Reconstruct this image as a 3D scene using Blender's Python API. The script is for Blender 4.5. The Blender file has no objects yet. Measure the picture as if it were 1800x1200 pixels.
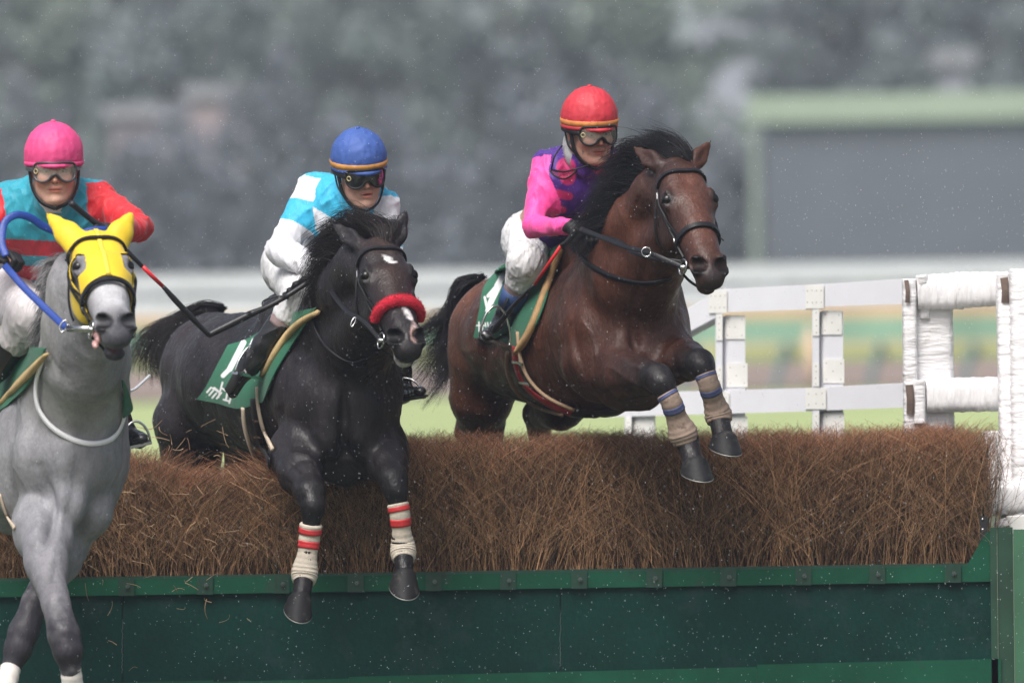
import bpy, math, random
import numpy as np
from mathutils import Vector
random.seed(5); RNG = np.random.default_rng(11)
C = bpy.context.scene
# ------------------------------------------------------------- camera
CAM = np.array([0.0, -40.0, 2.33]); FPX = 17600.0; PITCH = math.atan(200/FPX); ROLL = 0.018
_f = np.array([0, math.cos(PITCH), -math.sin(PITCH)]); _r0 = np.array([1.0, 0, 0]); _u0 = np.cross(_r0, _f)
_R = math.cos(ROLL)*_r0 - math.sin(ROLL)*_u0; _U = math.sin(ROLL)*_r0 + math.cos(ROLL)*_u0
cd = bpy.data.cameras.new('camera'); cam = bpy.data.objects.new('camera', cd); C.collection.objects.link(cam)
from mathutils import Matrix
M = Matrix(((_R[0], _U[0], -_f[0], CAM[0]), (_R[1], _U[1], -_f[1], CAM[1]), (_R[2], _U[2], -_f[2], CAM[2]), (0, 0, 0, 1)))
cam.matrix_world = M
cd.sensor_width = 36; cd.lens = FPX*36/1800; cd.clip_start = 1; cd.clip_end = 3000
cd.dof.use_dof = True; cd.dof.focus_distance = 39.2; cd.dof.aperture_fstop = 3.2
C.camera = cam
# ------------------------------------------------------------- sky and sun (overcast, rain)
w = bpy.data.worlds.new('World'); C.world = w; w.use_nodes = True
nt = w.node_tree; nt.nodes.clear()
sky = nt.nodes.new('ShaderNodeTexSky'); sky.sky_type = 'NISHITA'; sky.sun_disc = False
SUN_EL, SUN_AZ = math.radians(56), math.radians(205)
sky.sun_elevation = SUN_EL; sky.sun_rotation = SUN_AZ
sky.air_density = 1.0; sky.dust_density = 6.0; sky.ozone_density = 1.0
hs = nt.nodes.new('ShaderNodeHueSaturation'); hs.inputs['Saturation'].default_value = 0.60
bg = nt.nodes.new('ShaderNodeBackground'); bg.inputs['Strength'].default_value = 0.10
wo = nt.nodes.new('ShaderNodeOutputWorld')
nt.links.new(sky.outputs[0], hs.inputs['Color']); nt.links.new(hs.outputs[0], bg.inputs[0]); nt.links.new(bg.outputs[0], wo.inputs[0])
sl = bpy.data.lights.new('sun', 'SUN'); sl.energy = 2.3; sl.angle = math.radians(34); sl.color = (1, .975, .955)
so = bpy.data.objects.new('sun', sl); C.collection.objects.link(so)
sd = Vector((math.sin(SUN_AZ)*math.cos(SUN_EL), math.cos(SUN_AZ)*math.cos(SUN_EL), math.sin(SUN_EL)))
so.rotation_euler = sd.to_track_quat('Z', 'Y').to_euler(); so.location = (0, -10, 30)
C.view_settings.view_transform = 'Standard'; C.view_settings.look = 'None'; C.view_settings.exposure = EXPO = 0.60
C.view_settings.gamma = 1
C.render.engine = 'CYCLES'
C.cycles.use_denoising = True
C.cycles.max_bounces = 6; C.cycles.diffuse_bounces = 3; C.cycles.glossy_bounces = 3; C.cycles.transmission_bounces = 6
C.cycles.volume_bounces = 1; C.cycles.transparent_max_bounces = 8
try:
    C.cycles.denoiser = 'OPENIMAGEDENOISE'; C.cycles.denoising_input_passes = 'RGB_ALBEDO_NORMAL'
except Exception: pass
# ------------------------------------------------------------- helpers
def at(px, py, Y=0.0):
    """point of the plane y=Y seen at pixel (px,py) of the 1800x1200 picture"""
    d = _f + _R*((px-900)/FPX) + _U*((600-py)/FPX)
    return CAM + d*((Y-CAM[1])/d[1])
def ray(px, py):
    d = _f + _R*((px-900)/FPX) + _U*((600-py)/FPX); return d/np.linalg.norm(d)
def px(n): return n/440.0
def nrm(v): v = np.asarray(v, float); return v/(np.linalg.norm(v)+1e-12)
def rgb(r, g, b):
    f = lambda c: (c/255/12.92 if c/255 <= .04045 else ((c/255+.055)/1.055)**2.4)
    return (f(r), f(g), f(b))

def mat(name, col=(.5, .5, .5), rough=.6, var=.15, scale=8, bump=0., bscale=40, attr=False, metal=0., spec=.5, coat=0., sheen=0., stretch=None, dirt=None, dscale=6, demand=.55, trans=0., alpha=1., bump2=0., b2scale=200, rvar=0., grain=0., gscale=95):
    m = bpy.data.materials.new(name); m.use_nodes = True; n = m.node_tree; N, L = n.nodes, n.links
    b = N['Principled BSDF']
    b.inputs['Roughness'].default_value = rough; b.inputs['Metallic'].default_value = metal
    b.inputs['Specular IOR Level'].default_value = spec
    b.inputs['Coat Weight'].default_value = coat; b.inputs['Coat Roughness'].default_value = .25
    b.inputs['Sheen Weight'].default_value = sheen
    b.inputs['Transmission Weight'].default_value = trans
    b.inputs['Alpha'].default_value = alpha
    tc = N.new('ShaderNodeTexCoord'); mp = N.new('ShaderNodeMapping'); L.new(tc.outputs['Object'], mp.inputs[0])
    if stretch: mp.inputs['Scale'].default_value = stretch
    if attr:
        a = N.new('ShaderNodeAttribute'); a.attribute_name = 'Col'; base = a.outputs['Color']
    else:
        a = N.new('ShaderNodeRGB'); a.outputs[0].default_value = (*col, 1); base = a.outputs[0]
    if var:
        no = N.new('ShaderNodeTexNoise'); no.inputs['Scale'].default_value = scale; no.inputs['Detail'].default_value = 8; no.inputs['Roughness'].default_value = .62
        L.new(mp.outputs[0], no.inputs[0])
        mr = N.new('ShaderNodeMapRange'); mr.inputs[1].default_value = .3; mr.inputs[2].default_value = .7
        mr.inputs[3].default_value = 1-var; mr.inputs[4].default_value = 1+var; L.new(no.outputs[0], mr.inputs[0])
        mx = N.new('ShaderNodeMix'); mx.data_type = 'RGBA'; mx.blend_type = 'MULTIPLY'; mx.inputs[0].default_value = 1
        L.new(base, mx.inputs[6]); L.new(mr.outputs[0], mx.inputs[7]); base = mx.outputs[2]
    if grain:
        no = N.new('ShaderNodeTexNoise'); no.inputs['Scale'].default_value = gscale; no.inputs['Detail'].default_value = 3; no.inputs['Roughness'].default_value = .7
        mg = N.new('ShaderNodeMapping'); mg.inputs['Scale'].default_value = (1, 1, .55); L.new(tc.outputs['Object'], mg.inputs[0]); L.new(mg.outputs[0], no.inputs[0])
        mr = N.new('ShaderNodeMapRange'); mr.inputs[1].default_value = .32; mr.inputs[2].default_value = .68; mr.inputs[3].default_value = 1-grain; mr.inputs[4].default_value = 1+grain; L.new(no.outputs[0], mr.inputs[0])
        mx = N.new('ShaderNodeMix'); mx.data_type = 'RGBA'; mx.blend_type = 'MULTIPLY'; mx.inputs[0].default_value = 1
        L.new(base, mx.inputs[6]); L.new(mr.outputs[0], mx.inputs[7]); base = mx.outputs[2]
    if dirt:
        no = N.new('ShaderNodeTexNoise'); no.inputs['Scale'].default_value = dscale; no.inputs['Detail'].default_value = 8; no.inputs['Roughness'].default_value = .7
        L.new(tc.outputs['Object'], no.inputs[0])
        mr = N.new('ShaderNodeMapRange'); mr.inputs[1].default_value = demand; mr.inputs[2].default_value = demand+.12; L.new(no.outputs[0], mr.inputs[0])
        mx = N.new('ShaderNodeMix'); mx.data_type = 'RGBA'; L.new(mr.outputs[0], mx.inputs[0]); L.new(base, mx.inputs[6]); mx.inputs[7].default_value = (*dirt, 1); base = mx.outputs[2]
    L.new(base, b.inputs['Base Color'])
    if bump:
        no = N.new('ShaderNodeTexNoise'); no.inputs['Scale'].default_value = bscale; no.inputs['Detail'].default_value = 4
        L.new(mp.outputs[0], no.inputs[0])
        bp = N.new('ShaderNodeBump'); bp.inputs['Strength'].default_value = 1; bp.inputs['Distance'].default_value = bump
        L.new(no.outputs[0], bp.inputs['Height']); L.new(bp.outputs[0], b.inputs['Normal'])
        if bump2:
            n2 = N.new('ShaderNodeTexNoise'); n2.inputs['Scale'].default_value = b2scale; n2.inputs['Detail'].default_value = 3
            m2 = N.new('ShaderNodeMapping'); m2.inputs['Scale'].default_value = (1, 1, .35); L.new(tc.outputs['Object'], m2.inputs[0]); L.new(m2.outputs[0], n2.inputs[0])
            p2 = N.new('ShaderNodeBump'); p2.inputs['Strength'].default_value = 1; p2.inputs['Distance'].default_value = bump2
            L.new(n2.outputs[0], p2.inputs['Height']); L.new(bp.outputs[0], p2.inputs['Normal']); L.new(p2.outputs[0], b.inputs['Normal'])
    if rvar:
        n3 = N.new('ShaderNodeTexNoise'); n3.inputs['Scale'].default_value = 11; n3.inputs['Detail'].default_value = 7; n3.inputs['Roughness'].default_value = .7; L.new(tc.outputs['Object'], n3.inputs[0])
        r3 = N.new('ShaderNodeMapRange'); r3.inputs[1].default_value = .35; r3.inputs[2].default_value = .65; r3.inputs[3].default_value = max(.05, rough-rvar); r3.inputs[4].default_value = min(1, rough+rvar)
        L.new(n3.outputs[0], r3.inputs[0]); L.new(r3.outputs[0], b.inputs['Roughness'])
    return m

WORLD = {}            # object name -> world position of its origin
def tag(o, label=None, cat=None, group=None, kind=None):
    if label: o['label'] = label
    if cat: o['category'] = cat
    if group: o['group'] = group
    if kind: o['kind'] = kind
    return o
def empty(name, loc, label, cat, group=None):
    o = bpy.data.objects.new(name, None); o.empty_display_size = .1; C.collection.objects.link(o)
    o.location = tuple(loc); WORLD[o.name] = np.array(loc, float)
    return tag(o, label, cat, group)
def obj(name, V, F, m, parent=None, col=None, smooth=True, loc=None):
    """V (n,3) world vertices, F faces (array or list)"""
    V = np.asarray(V, float)
    o0 = WORLD[parent.name] if parent else (np.array(loc, float) if loc is not None else np.array([V[:, 0].mean(), V[:, 1].mean(), V[:, 2].min()]))
    me = bpy.data.meshes.new(name)
    if isinstance(F, np.ndarray):
        k = F.shape[1]; nF = len(F)
        me.vertices.add(len(V)); me.vertices.foreach_set('co', (V-o0).astype(np.float32).ravel())
        me.loops.add(nF*k); me.loops.foreach_set('vertex_index', F.astype(np.int32).ravel())
        me.polygons.add(nF); me.polygons.foreach_set('loop_start', np.arange(0, nF*k, k, dtype=np.int32))
        me.polygons.foreach_set('loop_total', np.full(nF, k, np.int32))
        me.update(calc_edges=True)
    else:
        me.from_pydata((V-o0).tolist(), [], [list(map(int, f)) for f in F]); me.update()
    me.polygons.foreach_set('use_smooth', np.full(len(me.polygons), smooth, bool))
    if col is not None:
        ca = me.color_attributes.new('Col', 'FLOAT_COLOR', 'POINT')
        cc = np.ones((len(V), 4), np.float32); cc[:, :3] = col; ca.data.foreach_set('color', cc.ravel())
    me.materials.append(m); me.validate()
    o = bpy.data.objects.new(name, me); C.collection.objects.link(o)
    if parent: o.parent = parent; WORLD[o.name] = o0
    else: o.location = tuple(o0); WORLD[o.name] = o0
    return o

class MB:
    def __init__(s): s.V = []; s.F = []; s.n = 0; s.C = []
    def add(s, V, F, col=None):
        V = np.asarray(V, float); s.V.append(V); s.F += [[int(i)+s.n for i in f] for f in F]; s.n += len(V)
        s.C.append(np.tile(np.array(col if col is not None else (.5, .5, .5), float), (len(V), 1)) if col is None or np.ndim(col) == 1 else np.asarray(col))
    def hexa(s, P, col=None):   # 8 corners: bottom 4 ccw, top 4
        s.add(P, [(3, 2, 1, 0), (4, 5, 6, 7), (0, 1, 5, 4), (1, 2, 6, 5), (2, 3, 7, 6), (3, 0, 4, 7)], col)
    def box(s, c, h, ax=None, col=None):
        c = np.array(c, float); A = np.eye(3) if ax is None else np.array(ax, float)
        P = [c + A[0]*h[0]*i + A[1]*h[1]*j + A[2]*h[2]*k for k in (-1, 1) for i, j in ((-1, -1), (1, -1), (1, 1), (-1, 1))]
        s.hexa(P, col)
    def board(s, a, b, hh, th, col=None):   # board between a and b, half height hh (vertical), half thickness th along y-ish
        a = np.array(a, float); b = np.array(b, float); d = nrm(b-a); n = nrm(np.cross(d, (0, 0, 1))); u = np.cross(n, d)
        s.box((a+b)/2, (np.linalg.norm(b-a)/2, hh, th), (d, u, n), col)
    def tube(s, P, r, n=8, cap=True, col=None, flat=1., flatdir=None):
        P = np.asarray(P, float); m = len(P); r = np.broadcast_to(np.asarray(r, float), (m,))
        T = np.gradient(P, axis=0); T /= (np.linalg.norm(T, axis=1)[:, None]+1e-12)
        if flatdir is not None: up = np.broadcast_to(np.asarray(flatdir, float), P.shape)
        else:
            u0 = np.array([0, 0, 1.]) if abs(T[0][2]) < .9 else np.array([1., 0, 0]); ups = []
            for t in T:
                u0 = nrm(u0 - t*np.dot(u0, t)); ups.append(u0)
            up = np.array(ups)
        up = up - T*np.sum(up*T, 1)[:, None]; up /= (np.linalg.norm(up, axis=1)[:, None]+1e-12)
        sd = np.cross(T, up); a = np.linspace(0, 2*np.pi, n, endpoint=False)
        V = P[:, None] + r[:, None, None]*(np.cos(a)[None, :, None]*sd[:, None] + flat*np.sin(a)[None, :, None]*up[:, None])
        V = V.reshape(-1, 3)
        F = [(i*n+j, i*n+(j+1) % n, (i+1)*n+(j+1) % n, (i+1)*n+j) for i in range(m-1) for j in range(n)]
        if cap: F += [tuple(range(n-1, -1, -1)), tuple(range((m-1)*n, m*n))]
        s.add(V, F, col)
    def sphere(s, c, r, n=10, ax=None, col=None):
        A = np.eye(3) if ax is None else np.array(ax, float); r = np.broadcast_to(np.asarray(r, float), (3,))
        V = []
        for i in range(n+1):
            t = math.pi*i/n
            for j in range(2*n):
                p = math.pi*j/n; q = (math.sin(t)*math.cos(p), math.sin(t)*math.sin(p), math.cos(t))
                V.append(np.array(c) + A[0]*r[0]*q[0] + A[1]*r[1]*q[1] + A[2]*r[2]*q[2])
        k = 2*n
        F = [(i*k+j, (i+1)*k+j, (i+1)*k+(j+1) % k, i*k+(j+1) % k) for i in range(n) for j in range(k)]
        s.add(V, F, col)
    def grid(s, P, col=None, close=False):   # P (a,b,3)
        P = np.asarray(P, float); a, b = P.shape[:2]
        F = [(i*b+j, i*b+(j+1) % b, (i+1)*b+(j+1) % b, (i+1)*b+j) for i in range(a-1) for j in range(b if close else b-1)]
        s.add(P.reshape(-1, 3), F, None if col is None else (np.asarray(col).reshape(-1, 3) if np.ndim(col) > 1 else col))
    def slab(s, P, N, th, col=None):          # grid thickened along -N
        P = np.asarray(P, float); a, b = P.shape[:2]; Q = P - np.asarray(N)*th; n = a*b
        F = [(i*b+j, i*b+j+1, (i+1)*b+j+1, (i+1)*b+j) for i in range(a-1) for j in range(b-1)]
        F += [(n+i*b+j, n+(i+1)*b+j, n+(i+1)*b+j+1, n+i*b+j+1) for i in range(a-1) for j in range(b-1)]
        rim = [j for j in range(b)] + [i*b+b-1 for i in range(1, a)] + [(a-1)*b+j for j in range(b-2, -1, -1)] + [i*b for i in range(a-2, 0, -1)]
        F += [(rim[(k+1) % len(rim)], rim[k], n+rim[k], n+rim[(k+1) % len(rim)]) for k in range(len(rim))]
        cc = None
        if col is not None:
            cc = np.asarray(col).reshape(-1, 3) if np.ndim(col) > 1 else np.tile(np.array(col), (n, 1)); cc = np.vstack([cc, cc])
        s.add(np.vstack([P.reshape(-1, 3), Q.reshape(-1, 3)]), F, cc)
    def build(s, name, m, parent=None, smooth=False, usecol=False, loc=None):
        return obj(name, np.vstack(s.V), s.F, m, parent, np.vstack(s.C) if usecol else None, smooth, loc)

def spline(P, n=8):
    """Catmull-Rom through rows of P (any width)"""
    P = np.asarray(P, float); Q = np.vstack([2*P[0]-P[1], P, 2*P[-1]-P[-2]]); out = []
    for i in range(1, len(Q)-2):
        for t in np.linspace(0, 1, n, endpoint=False):
            a, b, c, d = Q[i-1], Q[i], Q[i+1], Q[i+2]
            out.append(.5*(2*b+(c-a)*t+(2*a-5*b+4*c-d)*t*t+(3*b-a-3*c+d)*t**3))
    out.append(P[-1]); return np.array(out)

def strands(P0, ctrl, w, nseg=6, cols=None, taper=.15):
    """many hairs at once. P0 list of (k,3) control polylines -> triangular tubes. ctrl: array (n,k,3)"""
    ctrl = np.asarray(ctrl, float); n, k, _ = ctrl.shape
    ts = np.linspace(0, k-1, nseg+1); i0 = np.minimum(ts.astype(int), k-2); fr = ts-i0
    pad = np.concatenate([2*ctrl[:, :1]-ctrl[:, 1:2], ctrl, 2*ctrl[:, -1:]-ctrl[:, -2:-1]], 1)
    a, b, c, d = pad[:, i0], pad[:, i0+1], pad[:, i0+2], pad[:, i0+3]; t = fr[None, :, None]
    P = .5*(2*b+(c-a)*t+(2*a-5*b+4*c-d)*t*t+(3*b-a-3*c+d)*t**3)
    T = np.gradient(P, axis=1); T /= np.linalg.norm(T, axis=2, keepdims=True)+1e-9
    ref = np.tile(np.array([.3, -.9, .31]), (n, nseg+1, 1)); A = np.cross(T, ref); A /= np.linalg.norm(A, axis=2, keepdims=True)+1e-9
    B = np.cross(T, A)
    w = np.broadcast_to(np.asarray(w, float), (n,)); tp = np.linspace(1, taper, nseg+1)
    V = []
    for q in range(3):
        an = 2*math.pi*q/3
        V.append(P + (w[:, None]*tp[None])[..., None]*(math.cos(an)*A+math.sin(an)*B))
    V = np.stack(V, 2).reshape(-1, 3)          # n,(nseg+1),3 
    base = (np.arange(n)*(nseg+1)*3)[:, None, None]; s_ = (np.arange(nseg)*3)[None, :, None]; q = np.arange(3)[None, None]; q2 = (q+1) % 3
    F = np.stack([base+s_+q, base+s_+q2, base+s_+3+q2, base+s_+3+q], -1).reshape(-1, 4)
    col = None
    if cols is not None: col = np.repeat(np.asarray(cols), (nseg+1)*3, axis=0)
    return V, F, col

# ------------------------------------------------------------- implicit surfaces
class SDF:
    def __init__(s): s.P = []
    def cone(s, a, ra, b, rb, k=.03, w=None, sc=1., op='+', bump=None):
        s.P.append(('c', np.array(a, float), float(ra), np.array(b, float), float(rb), k, None if w is None else nrm(w), sc, op)); return s
    def ell(s, c, r, k=.03, ax=None, op='+'):
        s.P.append(('e', np.array(c, float), np.array(r, float), np.eye(3) if ax is None else np.array(ax, float), k, op)); return s
    def chain(s, pts, k=.03, w=None, sc=1.):
        for (a, ra), (b, rb) in zip(pts[:-1], pts[1:]): s.cone(a, ra, b, rb, k, w, sc)
        return s
    @staticmethod
    def dist(p, X):
        if p[0] == 'c':
            _, a, ra, b, rb, k, w, sc, op = p
            ba = b-a; L = max(ba@ba, 1e-9); q = X-a; t = np.clip((q@ba)/L, 0, 1)[..., None]
            d = q - t*ba
            if w is not None: d = d + w*((d@w)*(1/sc-1))[..., None]
            return (np.linalg.norm(d, axis=-1) - (ra+(rb-ra)*t[..., 0]))*(min(sc, 1.) if w is not None else 1.), k, op
        _, c, r, ax, k, op = p
        q = (X-c)@ax.T; k0 = np.linalg.norm(q/r, axis=-1); k1 = np.linalg.norm(q/(r*r), axis=-1)
        return k0*(k0-1)/(k1+1e-9), k, op
    @staticmethod
    def comb(F, d, k, op):
        if op == '+':
            h = np.maximum(k-np.abs(F-d), 0)/k; return np.minimum(F, d)-h*h*k*.25
        h = np.maximum(k-np.abs(F+d), 0)/k; return np.maximum(F, -d)+h*h*k*.25
    def __call__(s, X):
        X = np.atleast_2d(X); F = np.full(X.shape[:-1], 9.)
        for p in s.P:
            d, k, op = s.dist(p, X); F = s.comb(F, d, k, op)
        return F
    def bb(s, p):
        if p[0] == 'c':
            m = max(p[2], p[4])*max(1, p[7]); return np.minimum(p[1], p[3])-m, np.maximum(p[1], p[3])+m
        m = np.abs(p[3].T)@p[2]; return p[1]-m, p[1]+m
    def mesh(s, h, lo=None, hi=None, smooth=1, disp=None):
        B = [s.bb(p) for p in s.P if p[-1] == '+']
        l0 = np.min([b[0] for b in B], 0)-3*h-.02; h0 = np.max([b[1] for b in B], 0)+3*h+.02
        if lo is not None: l0 = np.maximum(l0, lo)
        if hi is not None: h0 = np.minimum(h0, hi)
        n = np.ceil((h0-l0)/h).astype(int)+1; F = np.full(n, .5, np.float32)
        for p in s.P:
            a, b = s.bb(p); k = p[5] if p[0] == 'c' else p[4]; m = k+3*h
            i0 = np.clip(np.floor((a-m-l0)/h).astype(int), 0, n); i1 = np.clip(np.ceil((b+m-l0)/h).astype(int)+1, 0, n)
            if np.any(i1 <= i0): continue
            g = [l0[q]+h*np.arange(i0[q], i1[q]) for q in range(3)]
            X = np.stack(np.meshgrid(*g, indexing='ij'), -1)
            d, k, op = s.dist(p, X); sl_ = (slice(i0[0], i1[0]), slice(i0[1], i1[1]), slice(i0[2], i1[2]))
            F[sl_] = s.comb(F[sl_], d, k, op)
        V, Q = nets(F, l0, h)
        for _ in range(smooth): V = lap(V, Q)
        if disp is not None: V = V + normals(V, Q)*disp(V)[:, None]
        return V, Q
    def hit(s, o, d, tmax=60., t0=0., off=0.):
        """sphere-trace one ray, returns point or None"""
        t = t0
        for _ in range(200):
            v = float(s(o+d*t)[0]) - off
            if v < .0006: return o+d*t
            t += max(v*.7, .0005)
            if t > tmax: return None
        return None
    def outer(s, c, d, R=.5, off=0.):
        """surface point seen from outside along c + d*t"""
        p = s.hit(np.array(c)+nrm(d)*R, -nrm(d), tmax=R*1.05, off=off)
        return p if p is not None else np.array(c, float)
    def grad(s, X, e=.003):
        X = np.atleast_2d(X); g = np.stack([s(X+np.eye(3)[i]*e)-s(X-np.eye(3)[i]*e) for i in range(3)], -1)
        return g/(np.linalg.norm(g, axis=-1, keepdims=True)+1e-9)
def nets(F, org, h):
    S = F < 0; n = np.array(S.shape)
    c = np.zeros(n-1, np.int8)
    for i in (0, 1):
        for j in (0, 1):
            for k in (0, 1): c += S[i:n[0]-1+i, j:n[1]-1+j, k:n[2]-1+k]
    A = np.argwhere((c > 0) & (c < 8)); idx = -np.ones(n-1, np.int32); idx[tuple(A.T)] = np.arange(len(A))
    acc = np.zeros((len(A), 3)); cnt = np.zeros(len(A)); cor = [(i, j, k) for i in (0, 1) for j in (0, 1) for k in (0, 1)]
    for a in cor:
        for b in cor:
            if sum(abs(a[q]-b[q]) for q in range(3)) == 1 and a < b:
                fa = F[A[:, 0]+a[0], A[:, 1]+a[1], A[:, 2]+a[2]]; fb = F[A[:, 0]+b[0], A[:, 1]+b[1], A[:, 2]+b[2]]
                m = (fa < 0) != (fb < 0); t = np.where(m, fa/(np.where(m, fa-fb, 1)), 0)
                P = np.array(a)[None]+t[:, None]*(np.array(b)-np.array(a))[None]
                acc += P*m[:, None]; cnt += m
    V = org + h*(A + acc/np.maximum(cnt, 1)[:, None]); Q = []
    for ax in range(3):
        u, v = (ax+1) % 3, (ax+2) % 3
        sa = [slice(None)]*3; sb = [slice(None)]*3; sa[ax] = slice(0, -1); sb[ax] = slice(1, None)
        D = S[tuple(sa)] != S[tuple(sb)]; E = np.argwhere(D)
        E = E[(E[:, u] > 0) & (E[:, v] > 0) & (E[:, u] < n[u]-1) & (E[:, v] < n[v]-1)]
        ins = S[tuple(E.T)]; e = np.eye(3, dtype=int)
        q = [idx[tuple((E-du*e[u]-dv*e[v]).T)] for du, dv in ((1, 1), (0, 1), (0, 0), (1, 0))]
        q = np.stack(q, 1); q[~ins] = q[~ins][:, ::-1]; Q.append(q)
    Q = np.vstack(Q); Q = Q[(Q >= 0).all(1)]
    return V, Q
def lap(V, Q, a=.5):
    acc = np.zeros_like(V); cnt = np.zeros(len(V))
    for i in range(4):
        for j in (1, 3):
            np.add.at(acc, Q[:, i], V[Q[:, (i+j) % 4]]); np.add.at(cnt, Q[:, i], 1)
    return V*(1-a) + a*acc/np.maximum(cnt, 1)[:, None]
def normals(V, Q):
    n = np.cross(V[Q[:, 2]]-V[Q[:, 0]], V[Q[:, 3]]-V[Q[:, 1]]); N = np.zeros_like(V)
    for i in range(4): np.add.at(N, Q[:, i], n)
    return N/(np.linalg.norm(N, axis=1, keepdims=True)+1e-12)
def hsh(i): return (np.sin(i*12.9898)*43758.5453) % 1
def vnoise(X, s, seed=0):
    """cheap smooth value noise 0..1 at points X, frequency s"""
    X = np.asarray(X, float)*s + seed*17.3; i = np.floor(X); f = X-i; f = f*f*(3-2*f); r = 0
    for a in (0, 1):
        for b in (0, 1):
            for c in (0, 1):
                w_ = (f[:, 0] if a else 1-f[:, 0])*(f[:, 1] if b else 1-f[:, 1])*(f[:, 2] if c else 1-f[:, 2])
                r = r + w_*hsh((i[:, 0]+a)+(i[:, 1]+b)*57.1+(i[:, 2]+c)*113.7)
    return r
def paint(col, X, a, ra, b, rb, c, soft=.02, jag=0.):
    """tint points lying within a tapered capsule"""
    a, b = np.array(a, float), np.array(b, float); ba = b-a; q = X-a; t = np.clip((q@ba)/max(ba@ba, 1e-9), 0, 1)
    d = np.linalg.norm(q-t[:, None]*ba, axis=1)-(ra+(rb-ra)*t)
    if jag: d = d + (vnoise(X, 45, 3)-.5)*jag
    w_ = np.clip(.5-d/soft, 0, 1)[:, None]; col[:] = col*(1-w_)+np.array(c)*w_
# ============================================================= the setting
def sheet(name, y0, y1, z, m, x=400):
    V = [(-x, y0, z), (x, y0, z), (x, y1, z), (-x, y1, z)]
    return tag(obj(name, V, np.array([[0, 1, 2, 3]]), m, smooth=False, loc=(0, (y0+y1)/2, z)), kind='structure')
def gy(py): return 2.33*FPX/(py-400)-40
turf = mat('turf', (.075, .092, .050), .9, .35, .35, bump=.02, bscale=30)
ground = sheet('ground', -70, 1500, 0, turf, 900)
sheet('turf_track', 60, gy(697), .004, mat('turf_light', (.30, .36, .15), .9, .2, .3))
sheet('dirt_track', gy(692), gy(636), .008, mat('dirt', (.22, .165, .14), .95, .2, .2))
sheet('far_turf', gy(634), gy(520), .008, mat('turf_far', (.20, .29, .18), .9, .25, .08))
hm = mat('hill_green', (.15, .175, .165), .95, .5, .05, bump=1.0, bscale=.4)
xs = np.linspace(-260, 260, 90); ys = np.linspace(0, 1, 8)
P = np.array([[(x, 400+90*t, (26+6*math.sin(x*.03)+5*math.sin(x*.11+1)+2*math.sin(x*.4))*math.sin(t*math.pi/2)-1) for x in xs] for t in ys])
b = MB(); b.grid(P); tag(b.build('hills', hm, smooth=True), kind='structure')
# ---- haze
hz = mat('haze_air'); N = hz.node_tree.nodes; L = hz.node_tree.links; N.remove(N['Principled BSDF'])
pv = N.new('ShaderNodeVolumePrincipled'); pv.inputs['Color'].default_value = (.74, .80, 1.0, 1); pv.inputs['Density'].default_value = HAZE = .00058
pv.inputs['Anisotropy'].default_value = 0.1
L.new(pv.outputs[0], N['Material Output'].inputs['Volume'])
b = MB(); b.box((0, 220, 19), (290, 290, 20)); o = b.build('haze', hz); tag(o, 'grey rain haze filling the air over the racecourse', 'haze', kind='stuff')

# ---- far trees: trunk and leafy crown
leafm = [mat('leaves_a', (.135, .162, .152), .7, .25, .5), mat('leaves_b', (.150, .185, .150), .7, .25, .4), mat('leaves_c', (.125, .148, .155), .7, .25, .4)]  # foliage lightened beyond leaf colour to stand in for thicker haze
bark = mat('bark', (.06, .05, .04), .9)
def tree(name, x, y, h, r, lm, label, z0=.22, n=1500, seed=0, group='far trees behind the track'):
    g = np.random.default_rng(seed); t = empty(name, (x, y, 0), label, 'tree', group)
    b = MB(); b.tube([(x, y, 0), (x+.1, y, h*.3), (x-.1, y, h*.6), (x, y, h*.85)], [h*.03, h*.022, h*.014, h*.004], 8)
    for i in range(6):
        a = g.uniform(0, 6.28); z = h*g.uniform(.25, .6); q = np.array((x, y, z))
        b.tube([q, q+np.array((math.cos(a)*r*.4, math.sin(a)*r*.4, h*.1)), q+np.array((math.cos(a)*r*.8, math.sin(a)*r*.8, h*.18))], [h*.012, h*.008, h*.003], 6)
    b.build('trunk', bark, t, smooth=True)
    nc = 60; cc = []
    while len(cc) < nc:
        p = g.uniform(-1, 1, 3)
        if np.linalg.norm(p) < 1: cc.append(p*np.array((r, r, h*(1-z0)/2)) + (x, y, h*(z0+(1-z0)/2)))
    cc = np.array(cc); k = g.integers(0, nc, n); cr = g.uniform(.7, 1.5, nc)*r*.26
    d = g.normal(size=(n, 3)); d /= np.linalg.norm(d, axis=1)[:, None]; ctr = cc[k]+d*(cr[k]*g.uniform(.5, 1.05, n))[:, None]
    s = g.uniform(.12, .3, n)*r*.16+.1; u = g.normal(size=(n, 3)); u /= np.linalg.norm(u, axis=1)[:, None]; v = np.cross(d+.3*g.normal(size=(n, 3)), u); v /= np.linalg.norm(v, axis=1)[:, None]
    V = np.stack([ctr-u*s[:, None], ctr+v*s[:, None]*.6, ctr+u*s[:, None], ctr-v*s[:, None]*.6], 1).reshape(-1, 3)
    obj('crown', V, np.arange(4*n).reshape(n, 4), lm, t, smooth=False)
    return t
def X(pxx, Y): return at(pxx, 400, Y)[0]
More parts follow.
